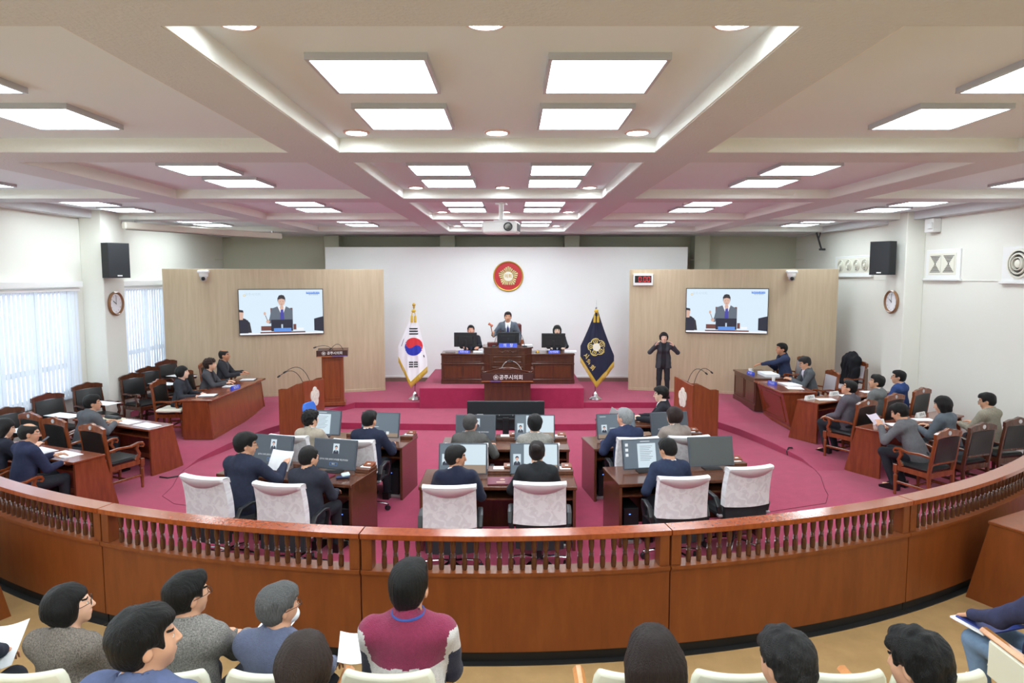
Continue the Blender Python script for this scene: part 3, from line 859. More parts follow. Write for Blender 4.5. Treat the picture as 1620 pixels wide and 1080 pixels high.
# ------------------------------------------------------------ barrier with turned balusters
BX, BY, BR = -.25, 4.93, 9.8
def bar(a, dr=0.): return (BX+(BR-dr)*math.sin(a), BY+BR-(BR-dr)*math.cos(a))   # dr>0 is toward the chamber
bal = MB()
bal.lathe([(.017, 0), (.019, .0), (.022, .02), (.022, .075), (.018, .095), (.022, .100), (.014, .106), (.020, .113), (.014, .120), (.021, .127), (.014, .134), (.017, .142), (.022, .175), (.0235, .215), (.021, .245), (.019, .262)], 12)
bal_me = None
joints = [-.62, -.352, -.098, .157, .408, .68]
names = ['far left section of the curved wooden barrier behind gallery desk', 'curved wooden barrier section left of centre, below the white-covered chairs', 'middle section of curved wooden barrier behind the striped sweater man',
         'curved wooden barrier section right of centre with turned balusters', 'far right section of the curved wooden barrier by the side desk']
for i in range(5):
    a0, a1 = joints[i]+.0006, joints[i+1]-.0006
    t = thing('curved_barrier', names[i], 'railing', (bar((a0+a1)/2)[0], bar((a0+a1)/2)[1], 0), 0, 'curved barrier sections')
    ox, oy = t.location[0], t.location[1]
    n = 14
    def arc(mb, r0, r1, z0, z1, n=n, a0=a0, a1=a1):
        vs = []; fs = []
        for k in range(n+1):
            a = a0+(a1-a0)*k/n
            for dr, z in ((r0, z0), (r1, z0), (r1, z1), (r0, z1)):
                x, y = bar(a, dr); vs.append((x-ox, y-oy, z))
        for k in range(n):
            for j in range(4):
                p, q = k*4+j, k*4+(j+1) % 4; fs.append((p, p+4, q+4, q))
        fs += [(0, 1, 2, 3), (n*4+3, n*4+2, n*4+1, n*4)]
        mb.add(vs, fs)
    m = MB(); arc(m, .0, .10, .10, .735); obj('panel', m, w_front, t)
    m = MB(); arc(m, .025, .10, 0, .10); obj('kick_board', m, black_kick, t)
    m = MB(); arc(m, -.035, .025, .0, .012); obj('floor_strip', m, black_kick, t)
    m = MB(); arc(m, -.022, .125, .735, .765); arc(m, -.010, .112, .722, .735); obj('bottom_rail', m, w_front, t)
    m = MB(); arc(m, -.03, .125, 1.032, 1.07); arc(m, -.022, .117, 1.024, 1.032); obj('handrail', m, w_rail, t)
    for a in (a0+.0045, a1-.0045):
        m = MB(); x, y = bar(a, .05); m.at((x-ox, y-oy, 0), a); m.box(-.042, .042, -.055, .055, .765, 1.026, .004); obj('end_post', m, w_front, t)
    nb_ = int((a1-a0)*BR/.1015)
    for k in range(nb_):
        a = a0+.013+(a1-a0-.026)*(k+.5)/nb_; x, y = bar(a, .05)
        if bal_me is None:
            o = obj('baluster', bal, w_bal, t); bal_me = o.data
        else:
            o = bpy.data.objects.new('baluster', bal_me); COL.objects.link(o); o.parent = t
        o.location = (x-ox, y-oy, .765)

# ------------------------------------------------------------ desks
def side_desk(name, label, loc, rz, L, group=None, D=.44, H=.74, wm=w_side):
    # open toward the sitter (-y), sloping front (+y)
    t = thing(name, label, 'desk', loc, rz, group)
    m = MB(); m.box(-L/2, L/2, -D/2, D/2, H-.03, H, .005); obj('desktop', m, wm, t)
    for s in (-1, 1):
        m = MB(); x = s*(L/2-.03); m.prism([(-D/2+.03, 0), (D/2+.16, 0), (D/2-.01, H-.03), (-D/2+.03, H-.03)], x-.018, x+.018, 'x'); obj('side_panel', m, wm, t)
    m = MB(); m.prism([(D/2+.12, .02), (D/2+.14, .02), (D/2-.02, H-.03), (D/2-.04, H-.03)], -L/2+.05, L/2-.05, 'x'); obj('front_panel', m, wm, t)
    m = MB(); m.box(-L/2+.05, L/2-.05, -D/2+.06, D/2-.04, H-.16, H-.14); m.box(-.01, .01, -D/2+.07, D/2-.05, H-.14, H-.03); obj('shelf', m, wm, t)
    m = MB(); m.box(-L/2+.05, L/2-.05, D/2-.02, D/2+.0, .12, .20); obj('foot_rail', m, wm, t)
    return t
# ledger of desks: (label, centre, heading, length)
side_desk('side_desk', 'cherry wood side desk at left with end toward the railing, papers on top', (-6.36, 8.58, 0), R(-22), 1.85, 'side desks on the left')
side_desk('side_desk', 'cherry wood side desk behind grey-suited man, left of the sunken floor', (-6.36, 10.36, 0), R(-24), 1.85, 'side desks on the left')
side_desk('side_desk', 'long cherry side desk at right nearest the railing with three sitters', (6.56, 10.42, 0), R(30), 2.4, 'side desks on the right')
side_desk('side_desk', 'long cherry side desk at right behind the man in tweed jacket', (6.31, 12.02, zf(6, 11.9)), R(30), 2.3, 'side desks on the right')
side_desk('gallery_desk', 'wooden desk at far right edge outside the curved barrier', (5.42, 6.08, 0), R(27), 1.9, None, .5, .82, w_front)
side_desk('gallery_desk', 'wooden desk at far left edge outside the curved barrier', (-5.60, 5.72, 0), R(-27), 1.9, None, .5, .82, w_front)
# desk of three on the left
L = 2.55
t = thing('long_desk', 'long light brown desk with sloping front, three people seated at left', 'desk', (-5.75, 12.85, .125), R(-90))
m = MB(); m.box(-L/2, L/2, -.30, .30, .70, .735, .006); obj('desktop', m, w_side, t)
for s in (-1, 1):
    m = MB(); x = s*(L/2-.035); m.prism([(-.26, 0), (.28, 0), (.28, .06), (.20, .70), (-.26, .70)], x-.02, x+.02, 'x'); obj('side_panel', m, w_side, t)
m = MB(); m.prism([(.24, .02), (.27, .02), (.20, .70), (.17, .70)], -L/2+.05, L/2-.05, 'x'); m.box(-L/2+.02, L/2-.02, .27, .285, 0, .07); obj('front_panel', m, w_lect, t)
# officials' desk on the right: dark far section, redder near section with slanting panel
def framed(m, x0, x1, z0, z1, y, d=.012, w_=.05):
    # raised moulding rectangle on a front plane at y (front toward -y)
    for q in ((x0, x1, z0, z0+w_*.35), (x0, x1, z1-w_*.35, z1), (x0, x0+w_*.35, z0, z1), (x1-w_*.35, x1, z0, z1)):
        m.box(q[0], q[1], y-d, y, q[2], q[3], .003)
t = thing('official_desk', 'dark walnut panelled desk section beside the right wood panel', 'desk', (5.50, 14.27, .235), R(90+180))
# local: x along the length, -y toward the centre after rotation
t.rotation_euler = (0, 0, R(-90))
m = MB(); m.box(-.68, .68, -.33, .33, .66, .70, .006); obj('desktop', m, w_dark, t)
m = MB(); m.box(-.66, .66, -.30, -.27, 0, .66); m.box(-.66, -.63, -.27, .30, 0, .66); m.box(.63, .66, -.27, .30, 0, .66); obj('body', m, w_dark, t)
for x in (-.61, .03):
    m = MB(); framed(m, x, x+.58, .16, .60, -.30); obj('raised_panel', m, w_dark, t)
m = MB(); m.box(-.67, .67, -.32, -.30, 0, .12, .004); obj('plinth', m, w_dark, t)
t = thing('official_desk', 'reddish panelled desk with slanting front where suited man reads papers', 'desk', (5.50, 12.90, .14), R(-90))
m = MB(); m.box(-.68, .72, -.36, .33, .72, .76, .008); obj('desktop', m, w_side, t)
m = MB(); m.prism([(-.12, 0), (.30, 0), (.30, .72), (-.30, .72)], -.66, .66, 'x'); obj('body', m, w_side, t)
m = MB(); m.box(-.67, .67, -.14, .31, 0, .06, .004); obj('plinth', m, w_side, t)
m = MB()
for q in ((-.5, .5, .12, .14), (-.5, .5, .60, .62), (-.5, -.48, .12, .62), (.48, .5, .12, .62)):
    vs = []
    for x in q[:2]:
        for z in q[2:]:
            y = -.12-.18*z/.72; vs += [(x, y-.012, z), (x, y+.01, z)]
    m.add(vs, [(0, 2, 6, 4), (1, 5, 7, 3), (0, 4, 5, 1), (2, 3, 7, 6), (0, 1, 3, 2), (4, 6, 7, 5)])
obj('raised_panel', m, w_side, t)

# councillor desks
def c_desk(label, loc, rz):
    t = thing('councillor_desk', label, 'desk', loc, rz, 'councillor desks')
    W, D, H = 1.78, .68, .75
    m = MB(); m.box(-W/2, W/2, -D/2, D/2, H-.04, H, .006); obj('desktop', m, w_desk, t)
    for s in (-1, 1):
        m = MB(); m.box(s*(W/2-.045), s*(W/2-.01), -D/2+.02, D/2-.01, 0, H-.04, .003); obj('side_panel', m, w_desk, t)
    m = MB(); m.box(-W/2+.045, W/2-.045, D/2-.06, D/2-.03, .05, H-.04); obj('modesty_panel', m, w_desk, t)
    m = MB(); m.box(-W/2+.045, W/2-.045, -D/2+.05, D/2-.06, H-.17, H-.15); obj('shelf', m, w_desk, t)
    for q0, q1 in ((-.13, .15), (.70, W/2)):
        m = MB(); m.box(q0, q1, D/2-.24, D/2-.02, H, H+.045, .005); obj('raised_ledge', m, w_desk, t)
    return t
CD = {'L1': ((-2.60, 7.66), R(-14), 'front row left'), 'C1': ((-.16, 7.39), 0, 'front row middle'), 'R1': ((2.05, 7.60), R(8), 'front row right'),
      'L2': ((-2.33, 9.20), R(-10), 'rear row left'), 'C2': ((-.10, 8.97), 0, 'rear row middle'), 'R2': ((1.95, 9.12), R(9), 'rear row right')}
lab = {'L1': 'double walnut desk nearest the railing on the left, maroon folder on it', 'C1': 'double walnut desk nearest the railing in the middle', 'R1': 'double walnut desk nearest the railing on the right, beside an empty chair',
       'L2': 'walnut double desk farther back on the left, below the left lectern', 'C2': 'walnut double desk in the middle directly before the large black display', 'R2': 'walnut double desk farther back at right where white-haired man sits'}
for k, (p, a, l) in CD.items(): c_desk(lab[k], (p[0], p[1], 0), a)
def on(k, x, y, z=0.):
    p, a, _ = CD[k]; return (p[0]+x*math.cos(a)-y*math.sin(a), p[1]+x*math.sin(a)+y*math.cos(a), z)

# monitors
bez = mat('monitor_bezel', (74, 82, 92), .4)
scr_d = screen('screen_slate', (98, 112, 124), .35, emit=.55)
scr_k = screen('screen_dark', (66, 74, 84), .35, emit=.5)
scr_g = mat('screen_off', (84, 88, 90), .25)
scr_w = screen('screen_page', (205, 222, 232), .4, emit=.75)
scr_t = screen('screen_text', (226, 232, 236), .4, emit=.7)
scr_s = screen('screen_skin', (214, 170, 150), .4, emit=.5)
scr_n = screen('screen_navy', (34, 38, 56), .4, emit=.4)
scr_bl = screen('screen_blue', (60, 140, 220), .4, emit=.7)
scr_b2 = screen('screen_desk', (150, 130, 112), .4, emit=.5)
def mini(m, x, z, w_, h, y=-.019):
    # small head-and-shoulders picture on a screen
    m.mi = 3; m.box(x-w_/2, x+w_/2, y-.0004, y, z-h/2, z+h/2)
    m.mi = 6; m.prism([(x-w_*.46, z-h/2), (x+w_*.46, z-h/2), (x+w_*.42, z-h*.26), (x+w_*.12, z-h*.12), (x-w_*.12, z-h*.12), (x-w_*.42, z-h*.26)], y-.0009, y-.0004, 'y')
    m.mi = 3; m.prism([(x, z-h*.34), (x+w_*.09, z-h*.12), (x-w_*.09, z-h*.12)], y-.0013, y-.0009, 'y')
    m.mi = 6; disc(m, w_*.235, y-.0013, y-.0009, (x, z+h*.16), 14)
    m.mi = 5; m.prism([(x-w_*.17, z+h*.14), (x-w_*.17, z-h*.02), (x, z-h*.12), (x+w_*.17, z-h*.02), (x+w_*.17, z+h*.14), (x, z+h*.20)], y-.0018, y-.0013, 'y')
def monitor(label, loc, rz, kind, tilt=14, w_=.57, h=.36):
    t = thing('desk_monitor', label, 'monitor', loc, rz, 'desk monitors on the councillor desks')
    tl = Matrix.Rotation(-R(tilt), 4, 'X')
    m = MB(); m.box(-.11, .11, -.04, .10, 0, .012, .004); obj('stand', m, black_p, t)
    m = MB(); m.T = Matrix.Translation((0, .03, .03)) @ tl; m.box(-w_/2, w_/2, -.016, .018, 0, h, .004); m.box(-.06, .06, .018, .05, .06, .2, .004); m.mi = 0; obj('housing', m, bez, t)
    m = MB(); m.T = Matrix.Translation((0, .03, .03)) @ tl
    a, b = w_/2-.014, h-.014
    base = 1 if kind in ('name', 'vote') else 0
    m.mi = {'doc': 0, 'desk': 0, 'vote': 1, 'off': 2, 'room': 0, 'split': 0}[kind]
    m.box(-a, a, -.0185, -.0165, .014, b)
    if kind == 'doc':
        m.mi = 3; m.box(-.10, .13, -.0190, -.0185, .02, b-.04)
        m.mi = 6
        for i in range(9): m.box(-.07, .09-.02*(i % 3), -.0193, -.0190, b-.075-i*.021, b-.071-i*.021)
        m.mi = 4
        for i in range(3): m.box(-a+.02, -a+.055, -.0190, -.0185, b-.07-i*.06, b-.035-i*.06)
        m.box(-.06, .06, -.0190, -.0185, b-.02, b-.013)
    elif kind == 'room':
        m.mi = 7; m.box(-a, a, -.0190, -.0185, .014, .07)
        mini(m, -a+.09, .15, .08, .11)
        m.mi = 4; m.box(.04, .08, -.0195, -.019, .05, .09); m.box(.10, .14, -.0195, -.019, .05, .09); m.box(-.10, -.02, -.0190, -.0185, .15, .157); m.box(-a+.03, -a+.12, -.0190, -.0185, b-.03, b-.024)
    elif kind == 'vote':
        mini(m, .02, b-.10, .08, .12)
        m.mi = 4; m.at(); m.T = Matrix.Translation((0, .03, .03)) @ tl @ Matrix.Translation((0, -.0178, .115)); m.text('공주시 의회 본회의 투표를 확인하세요', .024, .0008)
        m.T = Matrix.Translation((0, .03, .03)) @ tl @ Matrix.Translation((0, -.0178, .062)); m.text('확인', .022, .0016)
        m.T = Matrix.Translation((0, .03, .03)) @ tl; m.mi = 8
        for q in ((-.05, .05, .045, .048), (-.05, .05, .078, .081), (-.05, -.047, .045, .081), (.047, .05, .045, .081)): m.box(q[0], q[1], -.0190, -.0185, q[2], q[3])
    elif kind == 'split':
        m.mi = 3; m.box(-.12, a, -.0190, -.0185, .11, b)
        m.mi = 7; m.box(-.12, a, -.0190, -.0185, .014, .11)
        mini(m, -a+.07, .17, .09, .13)
    obj('screen', m, [scr_d, scr_k, scr_g, scr_w, scr_t, scr_s, scr_n, scr_b2, scr_bl], t, smooth=0)
    return t
MZ = .75
for k, x, kind, l in (('L1', -.42, 'vote', 'monitor on the left front desk behind the man reading a sheet'), ('L1', .44, 'vote', 'monitor with dark message screen above maroon folder on left front desk'),
                      ('C1', -.42, 'split', 'monitor before the man looking right at middle front desk'), ('C1', .42, 'split', 'monitor before the woman with pinned-up hair at middle front desk'),
                      ('R1', -.42, 'doc', 'monitor showing a white page before navy-suited man on right front desk'), ('R1', .42, 'off', 'switched-off grey monitor in front of the empty white-covered chair'),
                      ('L2', -.48, 'doc', 'monitor showing white page before curly-haired person on left rear desk'), ('L2', .42, 'room', 'monitor with small portrait right of navy man on left rear desk'),
                      ('C2', -.42, 'vote', 'monitor before the balding man on the middle rear desk'), ('C2', .42, 'split', 'monitor before the grey-jacket person on the middle rear desk'),
                      ('R2', -.45, 'room', 'monitor with small portrait left of the white-haired man'), ('R2', .36, 'vote', 'dark monitor before brown-haired woman on right rear desk')):
    dx = {'L1': .04}.get(k, 0)
    monitor(l, on(k, x, {'L1': .04, 'R1': .06}.get(k, .0), MZ), CD[k][1]+R(random.uniform(-2, 2)), kind)

# computer towers, papers, folders on the desks
tower = thing('computer_tower', 'x', 'computer')
m = MB(); m.box(-.09, .09, -.2, .2, .04, .42, .008); obj('case', m, black_p, tower)
m = MB(); m.box(-.03, -.01, -.2025, -.2, .345, .352); obj('power_light', m, mat('led_blue', (60, 110, 255), .4, emit=3), tower)
m = MB(); m.box(-.12, .12, -.22, .22, .0, .04, .005); obj('cart', m, silver, tower)
for k, x, l in (('L1', .72, 'black computer tower with blue light under left front desk'), ('L2', .70, 'black computer tower with blue light under left rear desk'), ('C1', .72, 'black computer tower under the middle front desk'),
                ('R1', -.70, 'black computer tower with blue light under right front desk'), ('R2', -.70, 'black computer tower with blue light under right rear desk')):
    place(tower, on(k, x, -.02), CD[k][1], l, 'computer towers under the desks')
def sheet(label, loc, rz, w_=.21, h=.297, th=.003, mt=None, group=None, name='paper_sheet', cat='paper', tilt=0):
    m = MB(); m.at((0, 0, 0), 0, tilt); 
    if name == 'paper_sheet':
        m.box(-w_/2, w_/2, -h/2, h/2, 0, th)
    else: m.box(-w_/2, w_/2, -h/2, h/2, 0, th, .002)
    o = obj(name, m, mt or paper, None, loc, rz, smooth=0); tag(o, label, cat, group); return o
DZ = .751; LZ = .796
for k, x, l in (('L1', .02, 'white notice cards on ledge between the left front monitors'), ('L1', .80, 'white notice cards on the right end of left front desk ledge'), ('C1', 0, 'white notice card on ledge between middle front monitors'),
                ('C1', .80, 'white notice card on ledge at right end of middle front desk'), ('L2', .80, 'white notice card at right end of the left rear desk'), ('C2', 0.0, 'white notice card between the middle rear monitors'),
                ('C2', .79, 'white notice card at right end of middle rear desk'), ('R1', .79, 'white notice card at right end of the right front desk'), ('R2', .75, 'white notice card at right end of the right rear desk')):
    sheet(l, on(k, x, .235, LZ), CD[k][1], .13, .12)
wd = thing('voting_unit', 'x', 'voting unit')
m = MB(); m.prism([(-.05, 0), (.05, 0), (.05, .035), (-.05, .015)], -.06, .06, 'x'); obj('body', m, w_lect, wd)
m = MB(); m.box(-.02, .02, -.03, .0, .022, .028); obj('button', m, white_p, wd)
for k, x, l in (('L1', .87, 'small wooden voting unit on left front desk corner'), ('C1', .12, 'small wooden voting unit between the middle front monitors'), ('C1', .87, 'small wooden voting unit on middle front desk corner'),
                ('L2', .86, 'small wooden voting unit on left rear desk corner'), ('C2', .12, 'small wooden voting unit between middle rear monitors'), ('C2', .87, 'small wooden voting unit on middle rear desk corner'), ('R1', .87, 'small wooden voting unit on right front desk corner'), ('R2', .84, 'small wooden voting unit on right rear desk corner')):
    z = LZ
    place(wd, on(k, min(x, .82), .26 if x > .5 else .26, z+.0035), CD[k][1], l, 'wooden voting units')
maroon = mat('folder_maroon', (112, 40, 62), .5)
def folder(label, loc, rz):
    t = thing('folder', label, 'folder', loc, rz)
    m = MB(); m.box(-.17, .17, -.13, .13, 0, .015, .003); obj('cover', m, maroon, t)
    m = MB(); m.prism([(a*.6, b*.6+.03) for a, b in petals(.05)], .015, .0165, 'z'); m.box(-.07, .03, -.085, -.045, .015, .0165); obj('crest', m, [mat('folder_gold', (190, 150, 130), .5)], t)
folder('maroon folder with gold crest on the left front desk', on('L1', .36, -.17, DZ), CD['L1'][1]+R(-6))
folder('maroon folder with gold crest on the middle front desk', on('C1', .05, -.15, DZ), R(2))
sheet('white sheet at the right end of the middle front desk', on('C1', .62, -.20, DZ), R(8))
sheet('white sheet beside navy man on left rear desk', on('L2', .45, -.18, DZ), CD['L2'][1]+R(80), .21, .30)
t = thing('eyeglass_case', 'open eyeglass case with white cloth on left front desk corner', 'glasses case', on('L1', .68, -.14, DZ), R(10))
m = MB(); m.box(-.08, .08, -.035, .035, 0, .03, .012); obj('case', m, mat('case_navy', (40, 52, 92), .5), t)
m = MB(); m.at((0.03, 0, .045), .5, .5); m.box(-.05, .05, -.03, .03, -.01, .012, .01); obj('cloth', m, mat('cloth_pale', (205, 222, 228), .9), t)
def eyeglasses(label, loc, rz):
    m = MB()
    for sx in (-1, 1):
        m.tube([(sx*.034+.024*math.cos(a), 0, .022+.019*math.sin(a)) for a in np.linspace(0, 2*PI, 13)], .0018, 5)
        m.tube([(sx*.058, 0, .028), (sx*.056, .12, .006)], .0018, 5)
    m.tube([(-.01, 0, .024), (.01, 0, .024)], .0018, 5)
    o = obj('eyeglasses', m, mat('wire_dark', (50, 46, 44), .3, metal=.7), None, loc, rz); tag(o, label, 'eyeglasses')
eyeglasses('wire eyeglasses lying beside the case on left front desk', on('L1', .76, -.22, DZ), R(40))
eyeglasses('folded dark eyeglasses lying on the right front desk', on('R1', -.28, -.14, DZ), R(-20))

# ------------------------------------------------------------ high-back chairs with white covers
def lace():
    m = mat('cover_lace', (226, 221, 224), .95, spec=.1)
    nt = m.node_tree; N = nt.nodes; L = nt.links
    tc = N.new('ShaderNodeTexCoord'); mp = N.new('ShaderNodeMapping'); mp.inputs['Scale'].default_value = (1, .2, 1); mp.inputs['Rotation'].default_value = (0, .8, 0)
    wv = N.new('ShaderNodeTexNoise'); wv.inputs['Scale'].default_value = 13; wv.inputs['Distortion'].default_value = 1.6; wv.inputs['Detail'].default_value = 1.5
    L.new(tc.outputs['Object'], mp.inputs[0]); L.new(mp.outputs[0], wv.inputs[0])
    r = N.new('ShaderNodeValToRGB'); r.color_ramp.elements[0].position = .44; r.color_ramp.elements[1].position = .56
    r.color_ramp.elements[0].color = s2l((222, 217, 220)); r.color_ramp.elements[1].color = s2l((234, 231, 233))
    L.new(wv.outputs[0], r.inputs[0]); L.new(r.outputs[0], N['Principled BSDF'].inputs['Base Color'])
    return m
lace_m = lace(); cover_m = mat('cover_white', (244, 244, 246), .9, spec=.1)
oc = thing('covered_armchair', 'x', 'chair')
def backfn(off, z0, z1, w0, w1, tb=.0):
    def f(u, v):
        z = z0+(z1-z0)*v; wd = w0+(w1-w0)*v
        x = (u-.5)*wd
        k = (z-.45)
        y = -.27-.10*k-.05*(1-(2*u-1)**2)*1.0+.035*math.sin(PI*min(1, k/.6))
        return (x, y-off, z), (0, -1, 0)
    return f
m = MB(); m.slab(backfn(-.01, .34, 1.00, .49, .49), 8, 12, .055); obj('backrest', m, blk, oc)
m = MB(); m.box(-.25, .25, -.24, .27, .40, .50, .035); obj('seat', m, blk, oc)
def covf(off):
    g = backfn(off, .60, 1.035, .54, .52)
    return g
m = MB(); m.slab(covf(.012), 10, 8, .085); m.mi = 0
obj('cover', m, lace_m, oc)
m = MB()
vs = []; fs = []; nU = 14
for i in range(nU+1):
    u = i/nU; x = (u-.5)*.535; sag = .075*(1-(2*u-1)**2)+.012
    pr = [(1.045-sag-.02, .020), (1.042, .022), (1.052, .0), (1.050, -.055), (1.035, -.082), (1.035-.05, -.082)]
    for z, o_ in pr:
        (px_, py_, pz_), _ = backfn(0, .62, 1.035, .50, .50)(u, (min(z, 1.035)-.62)/.415)
        vs.append((x, py_-o_, z))
k = 6
for i in range(nU):
    for j in range(k-1): fs.append((i*k+j, (i+1)*k+j, (i+1)*k+j+1, i*k+j+1))
m.add(vs, fs); o = obj('cover_hem', m, cover_m, oc)
md = o.modifiers.new('s', 'SOLIDIFY'); md.thickness = .004
for sx in (-1, 1):
    pts = [(sx*.27, -.20, .46), (sx*.30, -.20, .58), (sx*.305, -.14, .665), (sx*.305, .02, .68), (sx*.30, .12, .655), (sx*.29, .16, .58), (sx*.27, .15, .47), (sx*.22, .12, .44)]
    m = MB(); m.sweep(pts, .05, .028, (1, 0, 0)); obj('armrest', m, black_p, oc)
    m = MB(); m.box(sx*.265, sx*.315, -.235, -.18, .47, .50, .006); obj('arm_bracket', m, silver, oc)
m = MB(); m.cyl((0, 0, .12), .03, .28, 12); m.box(-.1, .1, -.1, .1, .37, .40, .01); obj('gas_lift', m, black_p, oc)
m = MB()
for k_ in range(5):
    a = 2*PI*k_/5+PI/2; m.at((0, 0, 0), a); m.sweep([(.02, 0, .13), (.16, 0, .12), (.31, 0, .085)], .045, .03, (0, 1, 0))
m.at(); obj('star_base', m, chrome, oc)
for k_ in range(5):
    a = 2*PI*k_/5+PI/2; x, y = .31*math.cos(a), .31*math.sin(a)
    m = MB(); m.at((x, y, .035), a+.5); m.lathe([(.033, -.022), (.035, -.018), (.035, .018), (.033, .022)], 12, (0, 0, 0), 'y'); m.box(-.012, .012, -.012, .012, .0, .055); obj('caster', m, black_p, oc)
g_ = 'high-back chairs with white lace covers'
OC = {'A': (-3.10, 6.80, -16, 'white-covered chair of the man holding up a sheet, leftmost near railing'), 'B': (-2.27, 6.58, -12, 'white-covered chair behind the man with thinning hair near railing'),
      'C': (-.63, 6.52, 2, 'white-covered chair of the man looking right near railing'), 'D': (.29, 6.62, -2, 'white-covered chair of the woman with pinned-up hair near railing'),
      'E': (1.75, 6.80, 4, 'white-covered chair of the navy-suited man at right front desk'), 'F': (2.52, 7.15, 12, 'empty white-covered chair in front of the switched-off monitor'),
      'G': (-2.84, 8.52, -12, 'white-covered chair of the curly-haired person, left rear desk'), 'H': (-1.96, 8.30, -8, 'white-covered chair of the navy man at the left rear desk'),
      'I': (-.56, 8.10, 0, 'white-covered chair of the balding man at middle rear desk'), 'J': (.32, 8.10, 0, 'white-covered chair of the grey-jacket person at middle rear desk'),
      'K': (1.58, 8.42, 6, 'white-covered chair of the white-haired man'), 'L': (2.26, 8.50, 6, 'white-covered chair of the brown-haired woman at right rear desk')}
for k, (x, y, a, l) in OC.items(): place(oc, (x, y, 0), R(a), l, g_)

# ------------------------------------------------------------ carved wooden armchairs
def arm_chair_proto(wm, lm, plaque=True, nm='wooden_armchair', pad=leather):
    c = thing(nm, 'x', 'chair')
    def by(z): return -.23-.13*(z-.42)
    for sx in (-1, 1):
        m = MB(); m.sweep([(sx*.255, -.28, 0), (sx*.25, -.235, .25), (sx*.25, by(.42), .42), (sx*.25, by(.7), .7), (sx*.235, by(.98), .98)], [.04, .04, .045, .04, .035], .045, (1, 0, 0)); obj('rear_leg', m, wm, c)
        m = MB(); m.lathe([(.016, 0), (.022, .02), (.018, .04), (.026, .16), (.029, .28), (.022, .30), (.03, .31), (.03, .36)], 12, (sx*.25, .24, 0)); m.box(sx*.25-.03, sx*.25+.03, .21, .27, .33, .44, .004); obj('front_leg', m, wm, c)
        m = MB()
        m.sweep([(sx*.25, by(.64), .645), (sx*.27, -.12, .665), (sx*.285, .06, .655), (sx*.285, .18, .68), (sx*.285, .235, .675), (sx*.285, .25, .645), (sx*.285, .235, .62), (sx*.285, .205, .63)], [.04, .05, .055, .06, .06, .055, .05, .04], [.03, .03, .03, .035, .035, .03, .03, .02], (1, 0, 0))
        m.sweep([(sx*.265, .15, .43), (sx*.275, .19, .52), (sx*.28, .15, .60), (sx*.28, .17, .66)], [.04]*4, [.06, .045, .045, .05], (1, 0, 0)); obj('armrest', m, wm, c)
        m = MB(); m.box(sx*.25-.015, sx*.25+.015, -.24, .22, .17, .205, .004); obj('stretcher', m, wm, c)
    m = MB(); m.box(-.25, .25, -.22, -.19, .14, .17, .004); m.box(-.24, .24, -.02, .01, .175, .2, .004); obj('cross_stretcher', m, wm, c)
    m = MB(); m.box(-.275, .275, .235, .265, .36, .43, .006); m.box(-.27, -.245, -.23, .24, .36, .43); m.box(.245, .27, -.23, .24, .36, .43); m.box(-.26, .26, -.25, -.22, .36, .43); obj('seat_frame', m, wm, c)
    m = MB(); m.box(-.25, .25, -.22, .25, .42, .485, .028); obj('seat', m, pad, c)
    # crest rail, arched and carved
    n = 14; top = []; bot = []
    for i in range(n+1):
        u = i/n*2-1; x = u*.27
        top.append((x, .985+.055*(1-abs(u)**1.6)+.012*math.cos(u*9)*(1-abs(u)))); bot.append((x, .915+.02*(1-u*u)))
    m = MB(); m.T = Matrix.Translation((0, by(.95)+.0, 0)); m.prism(top+bot[::-1], -.022, .022, 'y'); obj('crest_rail', m, wm, c)
    m = MB(); m.T = Matrix.Translation((0, by(.56), 0)); m.box(-.235, .235, -.018, .018, .54, .58, .004); obj('lower_rail', m, wm, c)
    m = MB(); m.slab(lambda u, v: ((( u-.5)*.45, by(.575+.35*v)+.03+.018*(1-(2*u-1)**2)*(1-(2*v-1)**2), .575+.35*v), (0, 1, 0)), 6, 6, .055); obj('back_pad', m, pad, c)
    if plaque:
        m = MB(); m.T = Matrix.Translation((0, by(.97)-.0, .985)); m.lathe([(.030, .021), (.030, -.027)], 18, (0, 0, 0), 'y'); obj('plaque', m, mat('plaque_silver', (205, 205, 205), .4, metal=.3), c)
    return c
ch = arm_chair_proto(w_chair, leather)
w_chd = wood('wood_chair_dark', (92, 50, 32), (70, 38, 24), rough=.25, coat=.5)
ch2 = arm_chair_proto(w_chd, leather)
gy = mat('fabric_greylilac', (196, 188, 192), .9)
ch3 = arm_chair_proto(w_chair, gy, False, 'upholstered_armchair', gy)
ch3['category'] = 'chair'
